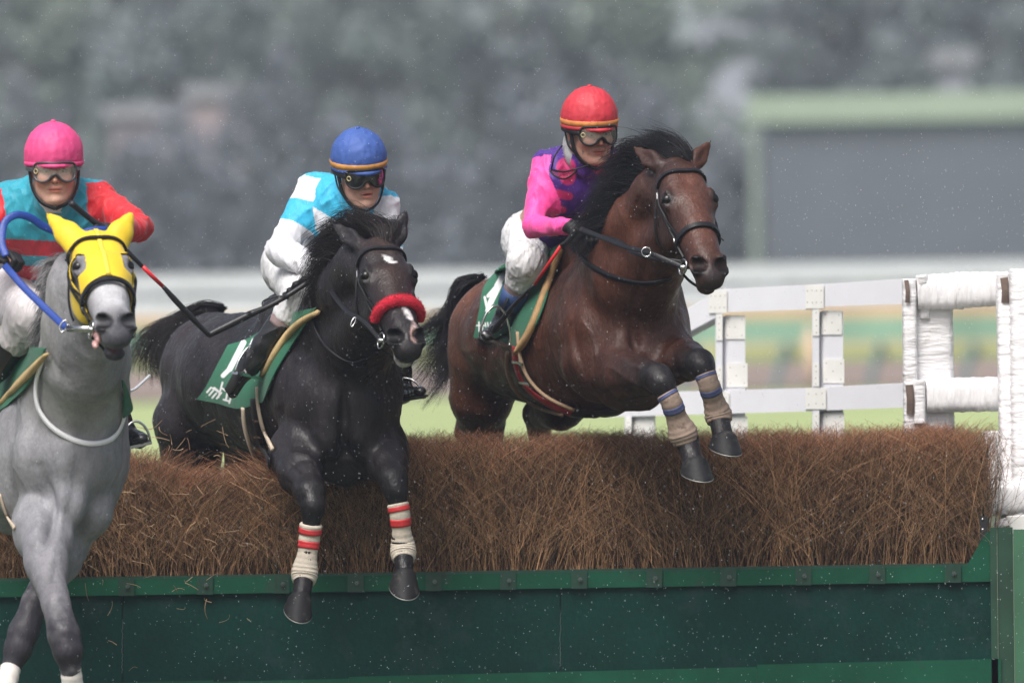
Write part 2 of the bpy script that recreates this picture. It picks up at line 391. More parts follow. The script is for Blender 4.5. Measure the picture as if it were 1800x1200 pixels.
rows = [(60, 235, 11, 2.6, 1), (210, 250, 12.5, 2.8, 0), (330, 228, 10.5, 2.5, 2), (480, 245, 12.5, 3, 1), (640, 232, 10.5, 2.6, 0), (760, 252, 13, 3, 0),
        (900, 238, 11.5, 2.6, 2), (1030, 246, 12, 2.8, 1), (1160, 236, 10.5, 2.4, 1), (1470, 240, 11.5, 2.6, 2), (1590, 250, 13, 3, 0), (1730, 236, 11.5, 2.7, 2), (1390, 262, 11, 1.6, 0), (-60, 240, 12, 2.6, 2), (1860, 244, 12, 2.6, 1), (-230, 236, 12, 2.8, 0), (-420, 244, 11, 2.8, 2), (2030, 240, 12, 2.8, 0), (2210, 236, 11.5, 2.8, 2)]
tl = ['tall olive green tree at the far left behind the pink capped rider', 'dark tree right of the pink capped rider', 'blue green tree behind the pinkish wall', 'light olive tree with a broad pale crown at upper left', 'dark green tree above the blue capped rider', 'tall dark tree between the blue and red capped riders', 'dull green tree left of the red capped rider', 'olive tree directly above the red capped rider', 'light green tree left of the pale tower', 'dark tree above the left end of the big board', 'tall dark tree over the middle of the big board', 'dull tree over the right end of the big board', 'slim tree right of the pale tower', 'tree at the left picture edge', 'tree at the right picture edge', 'dark tree beyond the left edge of the picture', 'dull tree further beyond the left edge', 'dark tree beyond the right edge of the picture', 'dull tree further beyond the right edge']
for i, (p, Y, h, r, k) in enumerate(rows): tree('tree', X(p, Y), Y, h, r, leafm[k], tl[i], seed=i, n=5200, z0=.05)
# hedge: dark clipped band in front of the trees
def hedge(name, x0, x1, y, h, dpt, m, label, seed, n=9000):
    g = np.random.default_rng(seed); t = empty(name, ((x0+x1)/2, y, 0), label, 'hedge')
    b = MB(); b.box(((x0+x1)/2, y+dpt/2, h*.40), ((x1-x0)/2, dpt*.42, h*.40)); b.build('core', m, t)
    c = np.stack([g.uniform(x0, x1, n), np.where(g.random(n) < .7, y+g.uniform(0, .25, n), y+g.uniform(0, dpt, n)), g.uniform(0, h, n)], 1)
    hv = 1+.16*np.sin(c[:, 0]*.9)+.12*np.sin(c[:, 0]*2.3+1)+.08*np.sin(c[:, 0]*5.1+2); c[:, 2] = np.where(c[:, 1] > y+.25, h*g.uniform(.75, 1.1, n)*hv, c[:, 2]*hv)
    s = g.uniform(.08, .22, n); u = g.normal(size=(n, 3)); u /= np.linalg.norm(u, axis=1)[:, None]; v = np.cross(u, g.normal(size=(n, 3))); v /= np.linalg.norm(v, axis=1)[:, None]
    V = np.stack([c-u*s[:, None], c+v*s[:, None]*.6, c+u*s[:, None], c-v*s[:, None]*.6], 1).reshape(-1, 3)
    obj('foliage', V, np.arange(4*n).reshape(n, 4), m, t, smooth=False); return t
hedge('hedge', X(-800, 185), X(1345, 185), 185, 4.6, 3, mat('hedge_leaves', (.118, .130, .155), .8, .5, .7), 'long dark clipped hedge behind the white rails left of the big board', 4, 13000)  # hedge colour lightened, distance haze put into it
# ---- big board
bm = mat('board_dark', (.092, .102, .125), .7, .15, .3); lg = mat('frame_green', (.27, .33, .25), .6, .1, .5)  # screen colour raised in place of denser haze
Yb = 178; t = empty('display_board', (X(1560, Yb), Yb, 0), 'big dark display board with a pale green frame at the right behind the rails', 'display board')
zt = lambda py: at(1500, py, Yb)[2]
xa, xb = X(1345, Yb), X(1960, Yb)
b = MB(); b.box(((xa+xb)/2, Yb+.25, (zt(212)+zt(470))/2), ((xb-xa)/2, .2, (zt(212)-zt(470))/2)); b.build('screen', bm, t)
b = MB(); b.box(((X(1317, Yb)+xb)/2, Yb+.1, (zt(165)+zt(214))/2), ((xb-X(1317, Yb))/2, .3, (zt(165)-zt(214))/2)); b.build('top_beam', lg, t)
b = MB(); b.box((X(1328, Yb), Yb+.1, zt(208)/2), (.1, .2, zt(208)/2)); b.build('leg', mat('leg_green', (.19, .22, .19), .6), t)
b = MB(); b.box((X(1900, Yb), Yb+.1, zt(208)/2-.01), (.12, .2, zt(208)/2-.01)); b.build('leg', lg, t)
# ---- pale buildings glimpsed through the trees, plus one added pale block
def house(name, cx, Y, w_, y0, y1, c, label):
    a, z1, z0 = X(cx, Y), at(cx, y0, Y)[2], at(cx, y1, Y)[2]
    t = empty(name, (a, Y, 0), label, 'building'); wm = mat(name+'_wall', c, .8)
    b = MB(); b.box((a, Y+2, z1/2), (w_/2, 2, z1/2)); b.build('wall', wm, t)
    b = MB(); b.box((a, Y+2, z1+.15), (w_/2+.2, 2.2, .15)); b.build('roof', mat(name+'_roof', (.25, .25, .27), .7), t)
    for i in range(3):
        b = MB(); b.box((a+(i-1)*w_*.3, Y-.02, z1-1.2), (w_*.08, .03, .45)); b.build('window', mat('window_dark', (.1, .12, .15), .2), t)
house('block', 1300, 300, 2.6, 20, 112, (.27, .27, .32), 'pale grey tower added for a bright patch between the trees at upper right of centre')  # box added to give the bright gap among the trees
house('pink_house', 385, 200, 1.25, 172, 215, (.30, .24, .25), 'small pinkish house above the hedge left of the blue capped rider')
house('hut', 270, 204, 2.0, 206, 250, (.24, .21, .23), 'low dull pink hut standing left of the pinkish house')
house('kiosk', 1682, 183, .55, 115, 180, (.27, .27, .31), 'small grey kiosk showing above the pale green beam')
# ---- far rails
wp = mat('rail_white', (.60, .60, .63), .5, .05, 1)
def rail(Y, py0, py1, thick, label, foot=0):
    t = empty('white_rail', (0, Y, 0), label, 'rail', 'far white running rails')
    a, c = at(-150, py0, Y), at(1950, py1, Y); e = (c-a)*.35; a, c = a-e, c+e; b = MB(); b.board(a, c, thick/2, .06); b.build('top_rail', wp, t)
    b2 = None
    for x in np.arange(a[0]+1, c[0], 4.2):
        zz = a[2]+(c[2]-a[2])*(x-a[0])/(c[0]-a[0]); q = MB(); q.tube([(x, Y+.1, 0), (x, Y+.1, zz-.05)], .035, 8); q.build('post', mat('post_white', (.4, .42, .44), .5) if b2 is None else b2, t, smooth=True)
        b2 = t.children[-1].data.materials[0]
rail(170, 507, 470, .33, 'upper grey white running rail, blurred, behind the riders')
rail(150, 548, 511, .30, 'lower white running rail, blurred, just under the other one')
# ---- low barrier with yellow and green boards
Yr = gy(692)+1.5; t = empty('track_barrier', (0, Yr, 0), 'blurred low barrier of orange, green and yellow boards beside the dirt track', 'barrier')
for nm, pa, th, c in (('top_board', 557, .16, (.55, .38, .22)), ('green_board', 588, .34, (.20, .34, .24)), ('yellow_board', 618, .12, (.45, .40, .22)), ('lower_board', 634, .15, (.27, .34, .13))):
    b = MB(); e = at(1950, pa-17, Yr)-at(-150, pa+15, Yr); b.board(at(-150, pa+15, Yr)-e*.35, at(1950, pa-17, Yr)+e*.35, th/2, .03); b.build(nm, mat(nm, c, .6, .25, .6), t)
pm = mat('strut_teal', (.10, .19, .20), .6)
for i in range(-5, 15):
    x = 1360+165*(i-8); q = MB(); q.tube([at(x-2, 693, Yr-.15), at(x+24, 602, Yr-.1)], .06, 6); q.build('strut', pm, t)
q = MB(); 
t2 = empty('marker_post', at(1428, 700, Yr-2), 'blurred pale orange marker post between the fence uprights', 'marker'); 
q.tube([at(1432, 690, Yr-2), at(1428, 650, Yr-2), at(1424, 575, Yr-2)], [.04, .09, .06], 8); q.build('panel', mat('marker', (.6, .42, .3), .6), t2, smooth=True)
# ============================================================= hurdle
gA = mat('panel_green', (.0015, .029, .023), .6, .25, 3.5, bump=.002, bscale=60, grain=.14, gscale=60, dirt=(.012, .036, .034), dscale=5, demand=.54)
gB = mat('trim_green', (.008, .068, .038), .5, .22, 5, bump=.001, bscale=50, dirt=(.03, .05, .04), dscale=7, demand=.6)
for _m in (gA, gB): _m.node_tree.nodes['Principled BSDF'].inputs['Specular IOR Level'].default_value = .14
gC = mat('bracket_green', (.010, .042, .027), .4, .2, 8); steel = mat('steel', (.45, .45, .46), .3, .1, 8, metal=1)
hur = empty('brush_hurdle', at(900, 1360, .1), 'long green boarded hurdle topped with brown brush under the jumping horses', 'hurdle')
def quadbox(b, c4, Y, th, col=None):       # px corners (ccw from lower-left) extruded back
    b.hexa([at(x, y, Y) for x, y in c4[:2]] + [at(x, y, Y+th) for x, y in c4[:2]][::-1] + [at(x, y, Y) for x, y in c4[2:]][::-1] + [at(x, y, Y+th) for x, y in c4[2:]], col)
ytop = lambda x: 1021-(x)*.0158
ybot = lambda x: 1207-(x)*.0245
seams = [-170, 215, 985, 1745]
for a, c in zip(seams[:-1], seams[1:]):
    b = MB(); quadbox(b, [(a+1, ybot(a)), (c-1, ybot(c)), (c-1, ytop(c)+4), (a+1, ytop(a)+4)], 0, .03); b.build('panel_board', gA, hur)
b = MB(); quadbox(b, [(-170, ytop(-170)+28), (1745, ytop(1745)+28), (1745, ytop(1745)), (-170, ytop(-170))], -.018, .016); b.build('top_rail', gB, hur)
b = MB(); quadbox(b, [(-170, 1380), (1745, 1380), (1745, ytop(1745)+8), (-170, ytop(-170)+8)], .034, .02); b.build('added_backing', gC, hur)  # added behind the panels so no light shows through their gaps
b = MB(); quadbox(b, [(-170, ytop(-170)+3), (1745, ytop(1745)+3), (1745, ytop(1745)-5), (-170, ytop(-170)-5)], .002, .05); b.build('top_cap', gC, hur)
for a, c, dy in ((-170, 375, 0), (376, 612, 3), (613, 1330, 0), (1331, 1760, -4)):
    b = MB(); quadbox(b, [(a, 1420), (c, 1420), (c, ybot(c)-3+dy), (a, ybot(a)-3+dy)], -.03, .028); b.build('bottom_board', gB, hur)
for x in (84, 222, 360, 495, 625, 762, 893, 1018, 1150, 1280, 1412, 1542, 1675, -54):
    b = MB(); quadbox(b, [(x-14, ytop(x)+29), (x+14, ytop(x)+29), (x+14, ytop(x)-3), (x-14, ytop(x)-3)], -.028, .009); br = b.build('bracket', gC, hur)
    q = at(x+2, ytop(x)+13, -.028); b = MB(); b.tube([q+(0, .002, 0), q-(0, .008, 0)], [.010, .010], 6); b.tube([q-(0, .008, 0), q-(0, .013, 0)], [.005, .004], 8)
    b.build('bolt', mat('bolt_dark', (.10, .13, .12), .35, metal=.6) if 'bolt_dark' not in bpy.data.materials else bpy.data.materials['bolt_dark'], br)
for sx in (215, 985):                         # stitched seams
    b = MB(); b.tube([at(sx+random.uniform(-1.2, 1.2), y, -.0015) for y in np.linspace(ytop(sx)+70, ytop(sx)+165, 30)], .0011, 5); b.build('seam', mat('seam_grey', (.10, .15, .14), .6) if sx == 215 else bpy.data.materials['seam_grey'], hur)
# end frame of the hurdle
b = MB(); quadbox(b, [(1698, 996), (1748, 995), (1748, 932), (1734, 934)], -.012, .02); b.build('gusset', gB, hur)
b = MB(); quadbox(b, [(1746, 1420), (1757, 1420), (1752, 926), (1740, 927)], -.03, .05); quadbox(b, [(1757.5, 1420), (1786, 1420), (1780, 926), (1753, 926)], -.02, .05); b.build('end_post', mat('post_green', (.014, .05, .03), .45, .25, 5), hur)
b = MB(); quadbox(b, [(1787, 1420), (1880, 1420), (1876, 930), (1781, 930)], -.05, .06); b.build('outer_post', mat('post_pale_green', (.035, .11, .06), .5, .25, 4, dirt=(.08, .14, .09), dscale=5), hur)
b = MB(); quadbox(b, [(1720, 960), (1736, 935), (1736, 908), (1722, 906)], -.01, .03); lt = b.build('latch', mat('latch_black', (.02, .02, .022), .35), hur)
for y in (912, 930): b = MB(); b.sphere(at(1727, y, -.012), .005, 5); b.build('rivet', bpy.data.materials.get('rivet') or mat('rivet', (.7, .7, .72), .25, metal=.8), lt)
# ---- brush
g = np.random.default_rng(3)
HX = [-200, 150, 215, 262, 285, 330, 400, 470, 520, 690, 760, 1100, 1500, 1690, 1740]
HY = [800, 800, 796, 800, 826, 830, 828, 824, 798, 770, 770, 766, 759, 753, 758]
def btop(x): return np.interp(x, HX, HY)
Z0 = lambda x: np.array([at(a, ytop(a), .03)[2] for a in np.atleast_1d(x)])
def pxs_to_w(x): return (np.asarray(x)-900)/440.0
def twigs(n, kind):
    x = g.uniform(-190, 1738, n); wx = pxs_to_w(x)*1.0; zb = 2.33-((1021-x*.0158)-400-(x-900)*-.018*1)/440 - .0
    zb = 2.33-((ytop(x)+(x-900)*.018)-400)/440; zt_ = 2.33-((btop(x)+(x-900)*.018)-400)/440
    H = zt_-zb; nf = (np.sin(x*.021)+np.sin(x*.047+1.3)+np.sin(x*.011+4))/3
    if kind == 0:      # stalks from the board upward
        y = g.uniform(.035, .11, n)+(g.random(n)**2)*.25; hh = H*g.uniform(.55, 1.02, n)
        z0 = zb-.02; lean = nf*.5+g.normal(0, .24, n)+(g.random(n) < .2)*g.normal(0, .6, n); ly = g.normal(-.10, .14, n)
    elif kind == 1:    # fine tops
        y = g.uniform(.03, .5, n); z0 = zb+H*g.uniform(.45, .85, n); hh = np.minimum((zt_-z0)*g.uniform(.8, 1.1, n)+g.normal(0, .012, n), .4); hh = np.maximum(hh, .02)
        lean = nf*.7+g.normal(0, .5, n); ly = g.normal(-.12, .25, n)
    elif kind == 2:    # tangled side twigs on the face
        y = g.uniform(-.02, .12, n); z0 = zb+H*g.uniform(.08, .8, n); sgn = np.where(g.random(n) < .5+.35*nf, 1, -1)
        hh = g.uniform(.03, .2, n)*np.minimum(1, (zt_-z0)/.2+.1); lean = sgn*np.abs(g.normal(.8, .6, n)); ly = g.normal(-.12, .18, n)
    p0 = np.stack([wx, y, z0], 1); L = hh
    p3 = p0+np.stack([lean*L, ly*L, L], 1)
    c1 = p0+np.stack([lean*L*.2+g.normal(0, .008, n), ly*L*.2, L*.34], 1); c2 = p0+np.stack([lean*L*.55+g.normal(0, .010, n), ly*L*.6+g.normal(0, .006, n), L*.7], 1)
    p3[:, 0] = np.minimum(p3[:, 0], pxs_to_w(1748)+g.normal(0, .012, n))
    p3[:, 1] = np.maximum(p3[:, 1], -.05)
    return np.stack([p0, c1, c2, p3], 1), (z0-zb)/H, nf
VV = []; FF = []; CC = []; off = 0
tan, red, dk = np.array((.40, .235, .13)), np.array((.38, .18, .098)), np.array((.07, .042, .028))
for kind, n, wd in ((0, 13000, .0016), (1, 30000, .00088), (2, 13000, .00095)):
    P, hf, nf = twigs(n, kind); wv = wd*g.uniform(.6, 1.35, n)
    m = g.random((n, 1)); base = {0: tan, 1: red, 2: tan*.95}[kind]
    patch = (.45+1.1*vnoise(P[:, 1]*(1, .3, 1), 5, 2))[:, None]*(.8+.4*vnoise(P[:, 1]*(1, .3, 1), 17, 4))[:, None]; patch = np.where(g.random((n, 1)) < .06, patch*1.9, patch)  # patchy tone, with a few twigs brightened as painted highlights
    cc = base*(.55+.8*m)*patch; dkm = g.random((n, 1)) < .25; cc = np.where(dkm, dk*(.6+m), cc)
    gr = (g.random((n, 1)) < .06) & (kind != 1); cc = np.where(gr, np.array((.035, .05, .02))*(.6+m), cc)
    if kind == 2: cc = np.where(g.random((n, 1)) < .12, np.array((.33, .22, .14)), cc)
    V, F, col = strands(None, P, wv, 4, cc, .35); VV.append(V); FF.append(F+off); CC.append(col); off += len(V)
bmat = mat('brush_twigs', rough=.6, attr=True, var=.25, scale=30, spec=.25)
# inner mass against see-through brush, near black to paint shade into the gaps
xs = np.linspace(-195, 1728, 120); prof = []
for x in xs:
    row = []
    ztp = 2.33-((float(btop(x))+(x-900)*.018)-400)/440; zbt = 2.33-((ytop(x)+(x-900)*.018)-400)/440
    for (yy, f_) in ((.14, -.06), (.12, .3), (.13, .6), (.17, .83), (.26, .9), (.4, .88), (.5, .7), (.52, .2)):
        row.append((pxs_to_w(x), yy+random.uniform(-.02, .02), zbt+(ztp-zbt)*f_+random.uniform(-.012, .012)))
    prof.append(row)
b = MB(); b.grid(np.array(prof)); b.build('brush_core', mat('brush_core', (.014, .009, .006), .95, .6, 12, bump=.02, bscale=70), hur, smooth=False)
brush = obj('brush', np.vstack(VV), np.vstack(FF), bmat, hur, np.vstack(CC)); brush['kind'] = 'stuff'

# ============================================================= white fence (plain section)
wpaint = mat('fence_white', (.78, .78, .82), .45, .04, 3, dirt=(.66, .64, .6), dscale=14, demand=.66); cream = mat('plate_cream', (.84, .83, .79), .5, .06, 6)
nail = mat('nail', (.22, .2, .18), .4)
fen = empty('white_fence', at(1430, 900, 1.9), 'plain white board fence with plated joints behind the brush at right', 'fence')
fy = lambda x: 1.3+(1600-x)*.0046       # depth of the fence line
def fboard(b, x0, x1, y00, y01, y10, y11, th=.04, dY=0.):   # left top/bottom, right top/bottom in px
    Y0, Y1 = fy(x0)+dY, fy(x1)+dY
    A = [at(x0, y01, Y0), at(x1, y11, Y1)]; B_ = [p+(0, th, 0) for p in A[::-1]]
    Tq = [at(x0, y00, Y0), at(x1, y10, Y1)]; U = [p+(0, th, 0) for p in Tq[::-1]]
    b.hexa(A+B_+Tq+U)
def part(nm, *a, m=wpaint, **k):
    b = MB(); fboard(b, *a, **k); return b.build(nm, m, fen)
part('top_rail', 1262, 1449, 508, 549, 499, 543); part('top_rail', 1450, 1592, 499, 539, 490, 534)
part('sloping_rail', 1190, 1275, 552, 594, 506, 549)
part('lower_rail', 1265, 1450, 686, 727, 681, 722); part('lower_rail', 1452, 1590, 680, 721, 673, 716); part('lower_rail', 1060, 1264, 692, 733, 686, 727)
def post(x0, x1, y0, y1):
    p = part('post', x0, x0+12, y0, y1, y0, y1, dY=-.008)
    part('post', x0+12.5, x1, y0+8, y1, y0+8, y1, th=.10, dY=.045)
for (x0, x1, ya, yb) in ((1258, 1310, 548, 800), (1428, 1482, 540, 800), (1098, 1152, 692, 800)):
    post(x0, x1, ya, yb)
def plate(x0, x1, y0, y1, dY, nx=3, ny=3, seq=None):
    p = part('joint_plate', x0, x1, y0, y1, y0, y1, th=.006, dY=dY, m=cream)
    for i in range(nx):
        for j in range(ny):
            if nx == ny == 3 and (i+j) % 2: continue
            xx = x0+(i+.5)*(x1-x0)/nx+random.uniform(-1, 1); yy = y0+(j+.5)*(y1-y0)/ny+random.uniform(-1, 1)
            b = MB(); b.sphere(at(xx, yy, fy(xx)+dY), .0030, 4); b.build('nail_head', nail, p)
for x, yt, yl in ((1260, 508, 688), (1430, 500, 681)):
    plate(x-14, x+18, yt+1, yt+42, -.016, 4, 2)
    plate(x-1, x+10, yt+44, yt+90, -.018, 1, 4); plate(x+14, x+50, yt+46, yt+88, .035)
    plate(x+17, x+54, yl-50, yl-8, .035); plate(x-1, x+10, yl-44, yl-2, -.018, 1, 4)
    plate(x-14, x+22, yl+1, yl+38, -.016, 3, 2); plate(x+18, x+54, yl+44, yl+90, .035)
    plate(x-1, x+10, yl+44, yl+90, -.018, 1, 4)
plate(1100, 1110, 735, 775, -.018, 1, 3); plate(1113, 1150, 738, 775, .035)
# sloping inner brace, cream like the plates
part('brace', 1192, 1258, 588, 606, 556, 570, dY=.09, m=cream)

# ---- wrapped section
wrapm = mat('wrap_white', (.76, .75, .76), .32, .1, 9, bump=.010, bscale=16, stretch=(.7, 1, 3), dirt=(.42, .36, .29), dscale=5, demand=.62, spec=.6)
wrapr = mat('wrap_rail', (.78, .77, .78), .3, .12, 9, bump=.009, bscale=16, stretch=(3, 1, .7), dirt=(.45, .38, .32), dscale=5, demand=.62, spec=.6)
board_d = mat('weathered_board', (.12, .085, .07), .8, .5, 12)
wf = empty('padded_fence', at(1700, 950, .4), 'white fence section padded and bound with white tape at the right end of the hurdle', 'fence')
def pad(nm, p0, p1, hw0, hw1, dp, m, n=46, wr=.006, seed=0):
    """wrapped bar between p0,p1; half-width in picture hw (m), half-depth dp"""
    g = np.random.default_rng(seed); p0, p1 = np.array(p0), np.array(p1); L = p1-p0; d = nrm(L); dep = np.array([0, 1., 0]); sd = nrm(np.cross(d, dep)); P = []
    ph = g.uniform(0, 6, 8); k = 26
    for i in range(n):
        t = i/(n-1); hw = hw0+(hw1-hw0)*t; row = []
        for j in range(k):
            a = 2*math.pi*j/k; ca, sa = math.cos(a), math.sin(a)
            e = .55; x = math.copysign(abs(ca)**e, ca); y = math.copysign(abs(sa)**e, sa)
            wv = 1+wr*7*(math.sin(t*31+ph[0]+.8*math.sin(a+ph[1]))*.4+math.sin(t*67+ph[2]+a)*.25+g.normal(0, .12))
            row.append(p0+L*t+sd*x*hw*wv+dep*y*dp*wv)
        P.append(row)
    P = np.array(P); b = MB(); b.grid(P, close=True); n_ = n*k
    b.F += [list(range(k-1, -1, -1)), list(range(n_-k, n_))]
    return b.build(nm, m, wf, smooth=True)
Yw = .75
pad('rail_padding', at(1612, 514, Yw), at(1692, 511, Yw), px(31), px(33), .07, wrapr, seed=1)
pad('rail_padding', at(1680, 510, Yw-.02), at(1772, 507, Yw-.02), px(33), px(30), .075, wrapr, seed=2)
pad('rail_padding', at(1628, 695, Yw), at(1764, 692, Yw-.02), px(31), px(31), .075, wrapr, seed=3)
pad('rail_padding', at(1728, 876, Yw-.35), at(1800, 874, Yw-.38), px(31), px(30), .07, wrapr, seed=12)
pad('post_padding', at(1658, 532, Yw+.05), at(1661, 790, Yw+.05), px(17), px(18), .05, wrapm, seed=4)
pad('post_padding', at(1637, 520, Yw+.03), at(1640, 790, Yw+.03), px(36), px(37), .045, wrapm, 60, seed=5)
pad('post_padding', at(1598, 490, Yw-.02), at(1601, 770, Yw-.02), px(13), px(13), .05, wrapm, 60, seed=6)
pad('post_padding', at(1620, 484, Yw-.03), at(1625, 560, Yw+.02), px(11), px(10), .05, wrapm, 20, seed=7)
pad('post_padding', at(1614, 668, Yw-.03), at(1616, 745, Yw-.03), px(12), px(12), .05, wrapm, 24, seed=8)
pad('post_padding', at(1764, 482, Yw-.16), at(1774, 930, Yw-.30), px(14), px(15), .06, wrapm, 90, seed=9)
pad('post_padding', at(1794, 472, Yw-.22), at(1800, 930, Yw-.36), px(21), px(22), .08, wrapm, 90, seed=10)
pad('post_padding', at(1762, 482, Yw-.17), at(1764, 540, Yw-.17), px(12), px(12), .06, wrapm, 24, seed=19)
for (x0, y0, x1, y1, hw) in ((1593, 492, 1595, 532, 4), (1598, 676, 1600, 728, 7), (1765, 488, 1767, 532, 7), (1772, 672, 1773, 728, 8), (1770, 862, 1770, 905, 8)):
    b = MB(); a, c = at(x0, y0, Yw-.235 if x0 > 1700 else Yw-.08), at(x1, y1, Yw-.24 if x0 > 1700 else Yw-.08); b.tube([a, (a+c)/2+(.004, -.004, 0), c], px(hw), 6, flat=.3, flatdir=(0, 1, 0)); b.build('strap_slot', board_d, wf, smooth=False)
pad('lower_padding', at(1748, 757, Yw-.1), at(1752, 870, Yw-.1), px(22), px(18), .05, wrapm, 30, seed=13)
pad('hanging_wrap', at(1760, 912, Yw-.42), at(1765, 926, Yw-.42), px(14), px(12), .01, wrapm, 12, seed=14)
pad('hanging_wrap', at(1790, 905, Yw-.5), at(1792, 938, Yw-.5), px(22), px(14), .01, cream, 14, seed=15)
# ============================================================= horses
def hits(S, O, D, tmax=60., t0=0., off=0., steps=90):
    O = np.atleast_2d(O).astype(float); D = np.atleast_2d(D).astype(float); n = max(len(O), len(D)); O = np.broadcast_to(O, (n, 3)); D = np.broadcast_to(D, (n, 3))
    t = np.full(n, t0, float); done = np.zeros(n, bool)
    for _ in range(steps):
        a = ~done & (t < tmax)
        if not a.any(): break
        v = S(O[a]+D[a]*t[a][:, None])-off; t[a] += np.where(v > .0007, np.maximum(v*.75, .0004), 0); ia = np.where(a)[0]; done[ia[v <= .0007]] = True
    return O+D*t[:, None], done
def pxhits(S, pts, off=0., fb=None):
    """pts (n,2) picture points -> surface points; misses take the depth of their neighbours"""
    pts = np.asarray(pts, float); D = np.array([ray(*p[:2]) for p in pts]); P, ok = hits(S, CAM, D, 45, 34., off)
    if ok.any():
        Y = np.interp(np.arange(len(pts)), np.where(ok)[0], P[ok, 1])
    else: Y = np.full(len(pts), 0. if fb is None else fb)
    if fb is not None and not ok.all(): Y = np.where(ok, P[:, 1], fb)
    for i in np.where(~ok)[0]: P[i] = at(pts[i][0], pts[i][1], Y[i])
    return P
def band(P, N, w, th, b, col=None, closed=False):
    """flat strap along P with outward normals N"""
    P = np.asarray(P, float); N = np.asarray(N, float)
    T = np.gradient(P, axis=0); T /= np.linalg.norm(T, axis=1)[:, None]+1e-9; N = N-T*np.sum(N*T, 1)[:, None]; N /= np.linalg.norm(N, axis=1)[:, None]+1e-9
    Sd = np.cross(T, N); w = np.broadcast_to(np.asarray(w, float), (len(P),))[:, None]
    R_ = np.stack([P-Sd*w/2, P-Sd*w*.42+N*th, P+Sd*w*.42+N*th, P+Sd*w/2, P-N*th*.6], 1); n, k = R_.shape[:2]
    F = [(i*k+j, i*k+(j+1) % k, (i+1)*k+(j+1) % k, (i+1)*k+j) for i in range(n-1) for j in range(k)]
    if not closed: F += [list(range(k-1, -1, -1)), list(range((n-1)*k, n*k))]
    b.add(R_.reshape(-1, 3), F, col)
def pxband(S, pts, w, th, b, off=.004, col=None, n=6, fb=None):
    q = spline(np.array(pts, float), n); P = pxhits(S, q[:, :2], off, fb)
    for _ in range(3): P[1:-1] = (P[:-2]+P[1:-1]*2+P[2:])/4
    band(P, S.grad(P), w, th, b, col); return P

